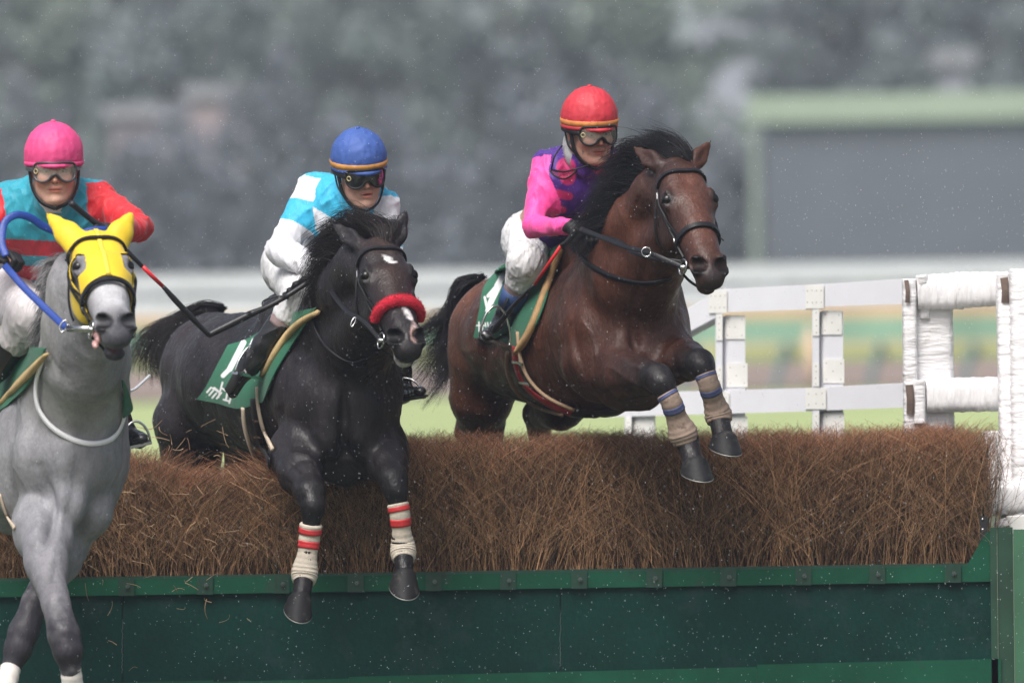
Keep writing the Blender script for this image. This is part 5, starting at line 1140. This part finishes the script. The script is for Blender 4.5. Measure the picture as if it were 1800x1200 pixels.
V, F, c = hairs([[(672, 424, -.72), (655, 395, -.66), (632, 378, -.60), (608, 372, -.52)], [(682, 426, -.74), (680, 402, -.70), (655, 388, -.64), (625, 388, -.55)], [(678, 420, -.72), (690, 402, -.68), (680, 390, -.64), (655, 395, -.56)],
                 [(688, 420, -.7), (700, 402, -.66), (705, 395, -.60), (720, 400, -.56)]], 1500, .0013, .010, .016, ((.014, .012, .013), (.035, .027, .026)))
obj('forelock', V, F, hair_m, h2.root, c)
V, F, c = hairs([[(392, 540, 1.3), (350, 535, 1.5), (300, 560, 1.6), (250, 585, 1.6), (222, 640, 1.6)], [(388, 545, 1.3), (345, 545, 1.5), (295, 575, 1.6), (255, 600, 1.6), (240, 650, 1.6)], [(382, 550, 1.3), (335, 555, 1.5), (290, 590, 1.55), (268, 620, 1.55), (275, 668, 1.5)],
                 [(380, 555, 1.3), (330, 562, 1.45), (300, 600, 1.45), (285, 630, 1.4), (290, 660, 1.4)]], 1700, .0013, .008, .020, brn, seg=10, clump=60)
obj('tail', V, F, hair_m, h2.root, c)
# cloth: green with white figure and the katakana along the hem
s2 = []
for a, c_, ww in (((428, 602), (404, 648), 5), ((404, 648), (392, 660), 4), ((446, 598), (436, 622), 4), ((436, 622), (421, 652), 4.5), ((421, 652), (410, 690), 4.5)): s2.append((a, c_, ww))
for a, c_ in (((364, 689), (371, 681)), ((368, 694), (375, 686)), ((373, 699), (380, 691)), ((374, 682), (384, 688)), ((389, 690), (381, 700)), ((391, 672), (384, 698)), ((390, 682), (396, 686)),
              ((400, 680), (404, 682)), ((402, 681), (397, 702)), ((393, 702), (403, 705)), ((410, 682), (403, 708))): s2.append((a, c_, 1.6))
s2 += [((377, 682), (384, 688), 2.2)]
cloth_patch(h2, [[(400, 606), (440, 592), (500, 555), (556, 540)], [(378, 648), (415, 645), (470, 625), (530, 580)], [(360, 682), (400, 690), (440, 685), (485, 650)], [(345, 702), (378, 708), (420, 718), (462, 706)]], 'saddle_cloth', clothm, strokes(gsh, wht, s2, 2), nu=150, nv=130, fb=.6)
b = MB(); pxband(h2.S, [(560, 548), (528, 568), (500, 600), (478, 635), (463, 662)], np.interp(np.linspace(0, 1, 25), [0, .6, .9, 1], [.020, .034, .030, .010]), .018, b, .012); b.build('saddle_pad', mat('pad_straw', (.50, .36, .17), .8, .2, 12, bump=.002, bscale=40), h2.root, smooth=True)
crm = mat('piping_cream', (.52, .43, .33), .8, .15, 10)
b = MB(); pxband(h2.S, [(446, 700), (450, 740), (460, 780), (475, 815)], .050, .006, b, .010, n=8); gm = b.build('girth', leather, h2.root, smooth=True)
b = MB(); pxband(h2.S, [(428, 716), (432, 755), (447, 800), (466, 832)], .022, .008, b, .012, n=8); b.build('piping', crm, gm, smooth=True)
b = MB(); pxband(h2.S, [(453, 680), (455, 715), (464, 755), (480, 790)], .018, .008, b, .012, n=8); b.build('piping', crm, gm, smooth=True)
for y in (740, 768):
    b = MB(); pxband(h2.S, [(447, y), (453, y-1), (459, y)], .010, .004, b, .012); b.build('buckle', bitm, gm)
b = MB(); pxband(h2.S, [(545, 528), (552, 575), (578, 615), (620, 638), (665, 620)], .020, .006, b, .004, n=8); b.build('breast_strap', leather, h2.root, smooth=True)
rein(h2, [(572, 492, -.42), (588, 520, -.60), (612, 548, -.80), (640, 565, -.95), h2.bits[-1]], .010, leather)
rein(h2, [(600, 500, -.42), (640, 500, -.55), (690, 520, -.85), h2.bits[1]], .009, leather)
a = np.linspace(0, 6.3, 20); b = MB(); c0 = at(621, 566, -.98); b.tube([c0+.020*(math.cos(t)*np.array((.4, .2, .9))+math.sin(t)*np.array((.3, .1, -.1))) for t in a], .003, 6); b.build('martingale_ring', bitm, h2.root, smooth=True)
b = MB(); q = H2.ring(h2.H, np.array([.33, .36]), np.array([92, 92]), .004)[0]; b.tube(spline([q[0], at(732, 545, -.95), at(738, 552, -.96), at(742, 556, -.97)], 5), .006, 6, flat=.5); b.build('strap_end', leather, h2.bridle, smooth=True)
# ------------------------------------------------------------- grey horse on the left
def col_grey(V, N, hl, inhead, h):
    n1 = vnoise(V, 5, 4)[:, None]; n2 = vnoise(V, 14, 6)[:, None]; col = np.array((.25, .248, .262))*(.78+.32*n1+.16*n2)*np.ones((len(V), 3))
    col = mixc(col, (vnoise(V*(1, 1, .6), 3.2, 8)-.52)*2.2, (.19, .19, .21))
    hd = h.head
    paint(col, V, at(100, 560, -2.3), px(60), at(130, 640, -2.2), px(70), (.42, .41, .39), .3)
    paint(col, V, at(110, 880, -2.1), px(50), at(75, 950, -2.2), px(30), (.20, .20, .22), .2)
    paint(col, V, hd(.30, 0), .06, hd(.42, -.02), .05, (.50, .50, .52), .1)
    paint(col, V, hd(.56, -.05), .075, hd(.53, -.03), .055, (.060, .060, .070), .06, .02); paint(col, V, hd(.54, -.14), .055, hd(.50, -.14), .04, (.035, .033, .038), .03, .01)
    for q in (-1, 1):
        paint(col, V, hd(.525, -.014, q*.056), .042, hd(.536, -.018, q*.056), .040, (.005, .004, .005), .014)
        paint(col, V, hd(.190, -.012, q*.09), .034, hd(.22, -.03, q*.09), .030, (.10, .095, .11), .04); paint(col, V, hd(.190, -.010, q*.088), .020, hd(.195, -.012, q*.09), .020, (.02, .018, .02), .014)
    for L in h.T['legs'][:2]:
        paint(col, V, at(*L[1][:3]), px(L[1][3]-10), at(*L[2][:3]), px(L[2][3]+22), (.12, .115, .13), .2, .05)
        paint(col, V, at(*L[3][:3]), px(L[3][3]+18), at(*L[4][:3]), px(L[4][3]+26), (.026, .024, .030), .09, .04)
    paint(col, V, at(66, 1050, -2.15), px(34), at(30, 1150, -2.22), px(50), (.026, .024, .030), .09, .04)
    paint(col, V, hd(.50, -.105, 0), .03, hd(.54, -.105, 0), .03, (.18, .08, .09), .02)
    return col
H1 = Head((181, 472), -2.74, (.16, -.83, -.53), 1.10); H1.hood = True
T1 = dict(
  torso=[((20, 770, -.75, 105), (50, 790, -1.2, 118)), ((50, 790, -1.2, 118), (100, 810, -1.72, 116)), ((100, 800, -1.72, 112), (118, 800, -2.0, 100)), ((30, 660, -1.35, 50), (90, 660, -1.7, 62))],
  ells=[((60, 840, -1.85), (58, 62, 98), .05), ((165, 810, -1.92), (50, 62, 105), .05), ((90, 905, -2.05), (46, 40, 44), .03), ((118, 880, -2.16), (32, 28, 42), .035), ((160, 890, -2.05), (36, 34, 50), .03), ((110, 905, -1.9), (70, 60, 42), .04), ((30, 800, -1.5), (50, 50, 90), .04), ((62, 930, -2.12), (26, 24, 50), .03), ((100, 945, -2.2), (22, 20, 40), .03)],
  neck=[(118, 750, -1.85, 100), (135, 690, -2.05, 86), (146, 630, -2.22, 74), (152, 570, -2.38, 68), (155, 500, -2.46, 60)],
  throat=(150, 640, -2.36, 66), head=H1, ears=[(85, 378, -2.50), (231, 376, -2.52)], mouth=.020,
  legs=[[(72, 915, -2.05, 48), (82, 985, -2.30, 36), (98, 1060, -2.50, 23), (112, 1115, -2.58, 26), (120, 1145, -2.60, 24), (124, 1175, -2.60, 15), (128, 1230, -2.55, 15), (130, 1250, -2.55, 20), (134, 1275, -2.6, 16), (138, 1300, -2.65, 19)],
        [(128, 925, -1.95, 44), (105, 985, -2.05, 34), (62, 1060, -2.15, 23), (42, 1110, -2.2, 25), (32, 1140, -2.22, 23), (20, 1172, -2.24, 15), (2, 1230, -2.3, 15), (-4, 1250, -2.3, 20), (-8, 1275, -2.3, 16), (-10, 1300, -2.3, 19)],
        [(10, 840, -.7, 66), (20, 890, -.55, 45), (25, 900, -.15, 22), (22, 890, .15, 16), (20, 885, .3, 16)],
        [(90, 840, -.7, 66), (100, 885, -.55, 45), (95, 895, -.15, 22), (92, 885, .15, 16), (90, 880, .3, 16)]],
  creases=[(-.024, .020, [(112, 800), (130, 845), (137, 890), (124, 925), (105, 935)]), (-.012, .022, [(70, 700), (58, 790), (66, 860), (50, 920)]), (-.010, .022, [(176, 770), (170, 840), (155, 905)]), (.008, .012, [(70, 950), (84, 1010), (100, 1060)]), (-.010, .012, [(60, 940), (70, 1000), (88, 1055)]),
    (-.010, .02, [(118, 610), (104, 680), (100, 750)]), (.010, .03, [(95, 840), (112, 880), (100, 910)]), (-.008, .012, [(145, 945), (140, 990), (118, 1010)])],
  colour=col_grey, coat=dict(rough=.5, coat_=.0, grain=.11))
h1 = build_horse('grey_horse', 'grey horse in a yellow hood with pricked ears, landing at the left edge', at(80, 1400, -1.8), T1)
sock = mat('wrap_white_sock', (.66, .62, .58), .85, .12, 22, bump=.002, bscale=60)
legwrap(h1, [(124, 1172, -2.60, 17), (127, 1200, -2.58, 18), (130, 1248, -2.55, 22), (132, 1262, -2.57, 20)], sock, seed=6); legwrap(h1, [(19, 1172, -2.24, 17), (12, 1200, -2.28, 18), (-3, 1248, -2.3, 22), (-6, 1262, -2.3, 20)], sock, seed=7)
hoof(None, at(138, 1300, -2.65), at(142, 1345, -2.7), px(21), px(28), h1.root, hoofm, (.1, -1, 0)); hoof(None, at(-10, 1300, -2.3), at(-12, 1345, -2.35), px(21), px(28), h1.root, hoofm, (.1, -1, 0))
# yellow hood with ear covers
yel = mat('hood_yellow', (.72, .50, .012), .6, .07, 10, bump=.0016, bscale=40, sheen=.1)
HS = SDF(); H1.add(HS, T1['ears'], .020); HS.P = [p for p in HS.P if p[-1] == '+' or (p[0] == 'e' and abs(H1.loc(p[1])[0]-.187) < .01)]
V, Q = HS.mesh(.0045, smooth=2); N = normals(V, Q); q = H1.loc(V); V2 = V+N*.010
Fc = q[Q].mean(1); f_, u_, d_ = Fc[:, 0], Fc[:, 1], np.abs(Fc[:, 2])
nosecut = .355-.9*(d_**1.2) + np.where(u_ < -.075, .12, 0)          # arch over the nose, longer down the cheek
keep = (f_ < np.where(u_ > -.085, .30+.05*np.clip(d_/.09, 0, 1)**2, .36)) | (f_ < .05)
eye = (((f_-.192)/.046)**2+((u_+.016)/.040)**2 < 1) & (d_ > .060)
eye |= (np.abs((u_+.036)+(f_-.195)*.30) < .034*(1-(f_-.190)/.105)) & (f_ > .195) & (f_ < .285) & (d_ > .06)
keep &= ~eye & ~((u_ < -.17) & (f_ > .12)) & ~((u_ < -.10) & (f_ < .02) & (d_ < .06)) & ~((f_ > .30) & (u_ < -.16))
Qk = Q[keep]; used = np.unique(Qk); mp = -np.ones(len(V), int); mp[used] = np.arange(len(used)); hood = obj('hood', V2[used], mp[Qk], yel, h1.root)
sm = hood.modifiers.new('thickness', 'SOLIDIFY'); sm.thickness = .004; sm.offset = -1
P, N = H1.ring(HS, np.linspace(-.01, .30, 20), np.zeros(20), .011); b = MB(); band(P, N, .018, .003, b); b.build('hood_seam', mat('hood_yellow_seam', (.78, .58, .06), .6, .05), hood, smooth=True)
# bridle over the hood
h1s = h1.H; h1.H = HS; o_ = Head.ring
def ring_out(s, S, f, angs, off=.004, **k): return o_(s, S, f, angs, off+.011, **k)
Head.ring = ring_out; bridle(h1, fn=.335); Head.ring = o_; h1.H = h1s
b = MB(); b.sphere(H1(.475, -.118, -.052), (.036, .017, .014), 10, H1.A, ); b.sphere(H1(.50, -.130, -.062), (.024, .012, .013), 8, H1.A); b.build('tongue', mat('tongue_pink', (.50, .28, .27), .3, .15, 30, coat=.4), h1.root, smooth=True)
gry = ((.26, .26, .27), (.12, .12, .13), (.40, .40, .40))
V, F, c = hairs([[(118, 450, -2.45), (100, 455, -2.35), (85, 465, -2.3), (72, 480, -2.3)], [(115, 480, -2.42), (98, 485, -2.32), (82, 490, -2.28), (74, 505, -2.3)], [(108, 520, -2.35), (95, 530, -2.25), (80, 540, -2.2), (70, 560, -2.15)],
                 [(102, 570, -2.25), (88, 580, -2.15), (76, 595, -2.1), (66, 620, -2.05)], [(92, 620, -2.15), (80, 630, -2.05), (70, 640, -2.0), (60, 650, -1.95)]], 2600, .0014, .012, .024, gry, clump=60)
obj('mane', V, F, hair_m, h1.root, c)
V, F, c = hairs([[(10, 700, -.4), (0, 690, -.2), (-20, 720, 0), (-30, 800, 0)], [(20, 700, -.4), (15, 690, -.2), (0, 740, 0), (-10, 830, 0)]], 500, .0018, .01, .03, gry)
obj('tail', V, F, hair_m, h1.root, c)
cloth_patch(h1, [[(-60, 640), (-10, 620), (40, 610), (80, 612)], [(-60, 670), (-10, 655), (30, 650), (66, 645)], [(-60, 700), (-10, 695), (15, 685), (45, 680)], [(-60, 730), (-30, 728), (-5, 722), (12, 712)]], 'saddle_cloth', clothm, lambda G, u, v: np.tile(np.array(gsh), (len(G), 1)), nu=40, nv=30, fb=-1.6)
b = MB(); pxband(h1.S, [(84, 622), (66, 642), (42, 668), (20, 692), (2, 712)], np.interp(np.linspace(0, 1, 25), [0, .4, .9, 1], [.012, .034, .036, .014]), .016, b, .012); b.build('saddle_pad', bpy.data.materials['pad_straw'], h1.root, smooth=True)
b = MB(); pxband(h1.S, [(76, 632), (64, 672), (68, 718), (98, 756), (150, 779), (195, 772), (216, 740), (219, 700)], .021, .006, b, .005, n=8); b.build('breast_strap', mat('strap_white', (.85, .85, .88), .45, .08), h1.root, smooth=True)
cloth_patch(h1, [[(216, 668), (224, 680)], [(218, 700), (234, 716)], [(218, 735), (228, 728)]], 'saddle_cloth_edge', clothm, lambda G, u, v: np.tile(np.array(gsh), (len(G), 1)), nu=12, nv=14, fb=-1.5)
b = MB(); b.tube(spline(np.array([at(218, 690, -1.75), at(236, 684, -1.6), at(250, 672, -1.5), at(263, 660, -1.45)]), 6), .006, 6); b.build('breast_strap', bpy.data.materials['strap_white'], h1.root, smooth=True)
b = MB(); pxband(h1.S, [(0, 868), (12, 905), (26, 928)], .018, .006, b, .004, n=8); b.build('girth', crm, h1.root, smooth=True)
blue = mat('rein_blue', (.010, .045, .26), .45, .12, 30, bump=.0015, bscale=120)
rein(h1, [(116, 576, -2.86), (100, 561, -2.81), (80, 542, -2.75), (45, 508, -2.65), (22, 482, -2.58), (8, 466, -2.52)], .0135, blue)
rein(h1, [(10, 450, -2.50), (3, 425, -2.46), (8, 392, -2.42), (28, 378, -2.40), (52, 382, -2.38), (75, 397, -2.36), (100, 407, -2.34), (130, 412, -2.32), (165, 405, -2.3), (188, 404, -2.28)], .0145, blue)
b = MB(); c0 = at(112, 573, -2.87); b.tube([c0+.020*(math.cos(t)*np.array((.8, 0, .4))+math.sin(t)*np.array((.1, .1, 1))) for t in a], .0035, 6); b.tube([at(118, 577, -2.88), h1.bits[-1]], .013, 8, flat=.5, flatdir=(0, -1, 0)); b.build('rein_buckle', bitm, h1.root, smooth=True)
def ppaint(col, V, a, ra, b_, rb, c, soft=.006, jag=0., dY=.35):
    """paint by distance in the x-z plane (a dyed panel running front to back)"""
    A = np.array(at(*a)); B = np.array(at(*b_)); Vp = V.copy(); Vp[:, 1] = 0; A[1] = B[1] = 0; paint(col, Vp, A, px(ra), B, px(rb), c, soft, jag)
# ------------------------------------------------------------- rider of the bay horse
def silk3(V, p):
    J = p.J; pur, pnk, rs = (.058, .016, .20), (.90, .075, .34), (.48, .02, .13); col = np.tile(np.array(pur), (len(V), 1))
    for c, r in (((995, 294, 0), 17), ((996, 304, 0), 15)): ppaint(col, V, c, r, (c[0]+2, c[1]+8, 0), r*.9, rs)
    ppaint(col, V, (980, 341, 0), 8, (1000, 345, 0), 7, rs); ppaint(col, V, (970, 359, 0), 6, (990, 369, 0), 6, rs); ppaint(col, V, (1050, 300, 0), 6, (1062, 304, 0), 6, rs); ppaint(col, V, (1030, 380, 0), 9, (1045, 384, 0), 8, rs)
    for s_ in 'rl':
        m, al = sleeve(V, p, s_, .0); col[m] = pnk
    return col
T = dict(hf=head_frame(1037, 231, -.02, 22, 8, 2), sc=1.06, seed=3, mud=1, skin=(.44, .235, .175),
  j=dict(neck=(1022, 292, .10), pelvis=(945, 425, .62), waist=(962, 405, .50), shr=(963, 290, .16), elr=(937, 398, .02), wrr=(1000, 398, -.22), shl=(1078, 290, .12), ell=(1105, 370, 0.), wrl=(1062, 405, -.25),
         hipr=(932, 432, .55), knr=(925, 462, .25), anr=(884, 572, .42), toer=(856, 590, .20), hipl=(1010, 430, .6), knl=(1120, 470, .35), anl=(1130, 570, .5), toel=(1140, 590, .3)),
  hands=dict(r=((1, -.35, -.05), (-.1, -.5, .8), (.2, -.8, -.3)), l=((-.4, -1, -.1), (.2, -.4, .9), (-.8, .4, 0))), boots='rl', r=dict(sh1=23, el=20, wr=15, thigh=38, knee=34, shin=27, bt=22, ank=16, belly=54), legband=(.42, .68), boot0=.62,
  breech_ells=[((915, 420, .55), (32, 50, 42))], silk=silk3, cuffs='', stockc=(.24, .17, .17),
  cap=mat('cap_red', (.52, .028, .045), .6, .12, 10, bump=.0022, bscale=34, dirt=(.10, .03, .03), dscale=36, demand=.63), stripe=mat('elastic_orange', (.55, .20, .05), .7, .25, 20), lens=glass_clear, gframe=strapm)
p3 = build_person('person', 'jockey in red cap with purple shirt and pink sleeves on the brown horse at right', at(945, 440, .6), T)
stirrup(at(870, 596, .22), px(29), px(58), (.86, .3, -.28), (.1, 0, 1), p3.root and h3.root)
q = MB(); q.tube([at(880, 548, .25), at(905, 500, .33), at(930, 470, .45)], .007, 6, flat=.4); q.build('stirrup_leather', leather, h3.root, smooth=True)
red_p = mat('whip_red', (.65, .02, .03), .35, .1); blk_p = mat('whip_black', (.012, .012, .014), .45, .2, 30, bump=.001)
whip('whip', [(1012, 404, -.30), (998, 424, -.28), (986, 432, -.26), (940, 500, -.10), (905, 535, .0), (875, 572, .1), (868, 582, .12)], [5, 5, 3, 3, 4, 6, 5], [(0, 2, blk_p, 'handle'), (2, 3, red_p, 'shaft'), (3, 6, blk_p, 'flap')], 'red and black whip held by the rider in the red cap')
# hanging spare goggles on the chest
O, F, Lh, U = T['hf']; sg = empty('spare_goggles', at(972, 302, -.1), 'pair of spare pink tinted goggles hanging on the purple shirt', 'goggles')
b = MB(); R_ = spline(np.array([at(*q) for q in ((969, 298, -.02), (990, 302, -.08), (1010, 298, -.10), (1012, 302, -.1), (995, 314, -.09), (980, 312, -.05), (969, 303, -.03), (969, 298, -.02))]), 4); b.tube(R_, .004, 6); b.build('frame', strapm, sg, smooth=True)
b = MB(); b.add([*R_], [list(range(len(R_)))]); b.build('lens', mat('lens_rose', (.35, .06, .09), .1, alpha=.6), sg)
b = MB(); b.tube(spline(np.array([at(*q) for q in ((969, 298, -.02), (975, 275, -.04), (988, 256, .0))]), 5), .0035, 6); b.tube(spline(np.array([at(*q) for q in ((1010, 298, -.10), (1030, 292, -.1), (1045, 286, -.06))]), 5), .0035, 6); b.build('strap', strapm, sg, smooth=True)
# grey neck warmer
b = MB(); O_, F_, L_, U_ = T['hf']; P_ = lambda f, l, u: O_+T['sc']*(F_*f+L_*l+U_*u); b.sphere(P_(-.045, -.055, -.075), (.045, .035, .075), 12, np.array([F_, L_, nrm(U_-.35*F_)])); b.build('neck_warmer', mat('neck_grey', (.33, .33, .34), .8, .35, 30, bump=.002), p3.root, smooth=True)
# ------------------------------------------------------------- rider of the dark horse
def silk2(V, p):
    cy, wh, pale = (.035, .40, .62), (.68, .68, .72), (.60, .62, .66); col = np.tile(np.array(pale), (len(V), 1))
    # cyan yoke coming to a point, and a cyan arc under a pale diamond
    Z = lambda y: at(600, y, 0)[2]; Xx = (V[:, 0]-at(610, 400, 0)[0])*440; yy = (at(610, 0, 0)[2]-V[:, 2])*440
    yoke = yy < 352+np.interp(np.abs(Xx+5), [0, 60, 75, 140], [44, 6, 30, 30]); col[yoke] = cy
    r = np.hypot(Xx+20, (yy-352)*1.0); col[(np.abs(r-72) < 9) & ~yoke] = cy
    for s_ in 'rl':
        m, al = sleeve(V, p, s_); col[m] = wh; col[m & (al > .085) & (al < .185)] = cy
    return col
T = dict(hf=head_frame(632, 303, -.12, 16, 12, 4), sc=1.06, seed=5, skin=(.56, .33, .25), mouth=.007,
  j=dict(neck=(618, 352, .02), pelvis=(518, 468, .60), waist=(540, 450, .46), shr=(548, 332, .10), elr=(494, 440, -.02), wrr=(556, 474, -.22), shl=(668, 362, -.0), ell=(678, 440, -.05), wrl=(630, 482, -.32),
         hipr=(504, 470, .40), knr=(532, 518, -.14), anr=(440, 640, -.08), toer=(410, 688, -.05), hipl=(580, 490, .55), knl=(690, 560, .35), anl=(708, 690, .45), toel=(738, 688, .2)),
  hands=dict(r=((1, -.5, .05), (.1, -.4, .9), (.3, -.9, .1)), l=((-.5, -1, 0), (.2, -.3, .9), (-.9, .4, 0))), boots='rl', r=dict(sh1=27, el=26, wr=19, thigh=42, knee=35, shin=27, bt=23, ank=18, belly=58, waist=50), boot0=.42,
  breech_ells=[((508, 465, .55), (40, 50, 46))], silk=silk2, cuffs='r', stockc=(.52, .40, .47),
  cap=mat('cap_blue', (.040, .095, .33), .65, .12, 10, bump=.0022, bscale=34), stripe=mat('elastic_ochre', (.50, .23, .05), .7, .25, 20), lens=glass_dark, gframe=strapm)
p2 = build_person('person', 'jockey in blue cap and white and sky blue silks on the dark horse', at(520, 480, .6), T)
stirrup(at(436, 655, -.09), px(27), px(50), (.75, .55, -.2), (.25, .1, .95), h2.root); stirrup(at(716, 690, .30), px(30), px(26), (.95, -.3, -.1), (-.1, 0, 1), h2.root)
q = MB(); q.tube([at(452, 616, -.09), at(480, 590, -.03), at(505, 560, .02)], .007, 6, flat=.4); q.build('stirrup_leather', leather, h2.root, smooth=True)
q = MB(); P = spline(np.array([at(560, 488, -.28), at(530, 494, -.26), at(512, 510, -.24), at(500, 522, -.22)]), 6); q.tube(P, .014+.004*np.sin(np.arange(len(P))*1.6), 9); q.build('braided_rein', leather, h2.root, smooth=True)
whip('whip', [(572, 478, -.33), (545, 494, -.33), (500, 523, -.36), (468, 540, -.38), (440, 552, -.4), (400, 572, -.42), (366, 589, -.44)], [5, 5, 4.5, 4.5, 6.5, 6.5, 5.5], [(0, 2, blk_p, 'handle'), (2, 4, blk_p, 'shaft'), (4, 6, blk_p, 'flap')], 'plain black whip held by the rider in the blue cap')
b = MB(); b.tube(spline(np.array([at(*q_) for q_ in ((505, 520, -.36), (480, 522, -.36), (462, 530, -.36), (466, 540, -.37), (490, 534, -.37))]), 6), .0035, 6); b.build('whip_loop', leather, h2.root, smooth=True)
# ------------------------------------------------------------- rider of the grey horse
def silk1(V, p):
    cy, rd = (.022, .30, .40), (.62, .020, .030); dr = (.42, .02, .035); col = np.tile(np.array(cy), (len(V), 1)); yy = (at(90, 0, -1.5)[2]-V[:, 2])*457
    yy = yy-(V[:, 0]-at(90, 400, -1.5)[0])*30
    for a, c_ in ((423, 450), (468, 494)): col[(yy > a) & (yy < c_)] = dr
    for s_ in 'rl':
        m, al = sleeve(V, p, s_, -.005 if s_ == 'l' else .02); col[m] = rd
    return col
T = dict(hf=head_frame(95, 298, -1.85, 4, 4, 0), sc=1.07, seed=7, skin=(.58, .35, .26),
  j=dict(neck=(92, 345, -1.72), pelvis=(50, 520, -1.15), waist=(70, 480, -1.35), shl=(170, 350, -1.68), ell=(246, 400, -1.9), wrl=(205, 406, -2.18), shr=(-12, 352, -1.66), elr=(-62, 440, -1.9), wrr=(-10, 452, -2.36),
         hipr=(20, 520, -1.3), knr=(52, 560, -1.85), anr=(-30, 680, -1.7), toer=(-50, 720, -1.9), hipl=(100, 520, -1.3), knl=(130, 570, -1.8), anl=(222, 765, -1.45), toel=(248, 772, -1.62)),
  hands=dict(l=((-1, -.4, .05), (.1, -.5, .8), (.1, -.7, .5)), r=((1, -.5, .05), (.1, -.4, .9), (-.3, -.9, .2))), boots='rl', r=dict(sh1=27, sh0=36, el=21, wr=17, thigh=46, knee=40, shin=30, bt=27, ank=18, chest=56, belly=62, waist=58), boot0=.30,
  shirt_ells=[((95, 400, -1.62), (82, 55, 70)), ((88, 455, -1.5), (76, 55, 50))], breech_ells=[((40, 525, -1.45), (60, 70, 48)), ((100, 515, -1.4), (50, 60, 45))], silk=silk1, cuffs='', stockc=(.02, .02, .022), brc=(.56, .53, .54),
  cap=mat('cap_pink', (.68, .060, .215), .6, .08, 10, bump=.0018, bscale=34), stripe=None, lens=glass_clear, gframe=mat('goggle_frame', (.05, .05, .055), .3))
p1 = build_person('person', 'jockey in bright pink cap, turquoise shirt and red sleeves on the grey horse', at(60, 520, -1.2), T)
stirrup(at(240, 778, -1.62), px(24), px(36), (.95, .25, .2), (-.1, 0, 1), h1.root)
b = MB(); O, F_, L_, U_ = T['hf']; P_ = lambda f, l, u: O+1.07*(F_*f+L_*l+U_*u); b.tube([P_(.0, 0, -.10), P_(.015, 0, -.125), P_(.02, 0, -.155)], [.058, .06, .03], 20); b.build('neck_scarf', mat('scarf_white', (.6, .6, .6), .8, .1, 20, bump=.003, bscale=30), p1.root, smooth=True)
whip('whip', [(124, 356, -2.30), (150, 378, -2.26), (190, 410, -2.22), (232, 450, -2.2), (250, 468, -2.18), (286, 503, -2.14), (305, 524, -2.12), (335, 556, -2.08), (368, 590, -2.04)], [5.5, 5, 5, 4, 3.6, 3.4, 5, 5.2, 3.6], [(0, 4, blk_p, 'handle'), (4, 5, red_p, 'shaft'), (5, 8, blk_p, 'flap')], 'long whip with red middle passing behind the yellow hood of the grey horse')
# ============================================================= rain, water beads and broken twigs in the air
g = np.random.default_rng(21); rainm = mat('raindrop', (.52, .55, .6), .3, 0, spec=.6)
def drops(name, n, lo, hi, r0, r1, label, cat, kind, m=rainm, stretch=2.2):
    c = g.uniform(lo, hi, (n, 3)); r = r0*(r1/r0)**(g.random(n)**2.2); ico = np.array([(0, 0, 1.), (1, 0, 0), (0, 1, 0), (-1, 0, 0), (0, -1, 0), (0, 0, -1.)]); ico[:, 2] *= stretch
    V = (c[:, None]+r[:, None, None]*ico[None]).reshape(-1, 3); f = np.array([(0, 1, 2), (0, 2, 3), (0, 3, 4), (0, 4, 1), (5, 2, 1), (5, 3, 2), (5, 4, 3), (5, 1, 4)])
    F = (f[None]+6*np.arange(n)[:, None, None]).reshape(-1, 3); return tag(obj(name, V, F, m, smooth=True), label, cat, kind=kind)
drops('rain', 16000, (-2.4, -3.6, .4), (2.4, 2.5, 3.6), .0006, .0015, 'fine pale raindrops falling through the whole picture', 'rain', 'stuff')
# water beads on the brush tips
n = 900; x = g.uniform(250, 1735, n); zt_ = 2.33-((btop(x)+(x-900)*.018)-400)/440
c = np.stack([pxs_to_w(x), g.uniform(-.03, .35, n), zt_-np.abs(g.normal(0, .06, n))], 1); ico = np.array([(0, 0, 1.), (1, 0, 0), (0, 1, 0), (-1, 0, 0), (0, -1, 0), (0, 0, -1.)]); r = g.uniform(.0008, .0017, n)
V = (c[:, None]+r[:, None, None]*ico[None]).reshape(-1, 3); f = np.array([(0, 1, 2), (0, 2, 3), (0, 3, 4), (0, 4, 1), (5, 2, 1), (5, 3, 2), (5, 4, 3), (5, 1, 4)])
o = obj('water_beads', V, (f[None]+6*np.arange(n)[:, None, None]).reshape(-1, 3), rainm, hur); o['kind'] = 'stuff'
# loose twigs thrown up by the horses
n = 110; pxs = np.stack([g.normal(330, 120, n), g.normal(900, 90, n)], 1); pxs[:, 1] = np.clip(pxs[:, 1], 750, 1180); pxs[:, 0] = np.clip(pxs[:, 0], 150, 640)
P = []
for i in range(n):
    p0 = at(pxs[i, 0], pxs[i, 1], g.uniform(-.35, -.04)); d = g.normal(size=3)*(1, .3, 1); d = nrm(d); L_ = g.uniform(.02, .09); e = g.normal(0, .006, 3); P.append([p0, p0+d*L_*.35+e, p0+d*L_*.7+e, p0+d*L_])
V, F, c = strands(None, np.array(P), g.uniform(.0012, .002, n), 5, np.array([(.42, .28, .17)])*g.uniform(.6, 1.2, (n, 1)), .6)
tag(obj('flying_twigs', V, F, bmat, None, c), 'loose broken twigs flying in front of the hurdle under the dark horse', 'twigs', kind='stuff')
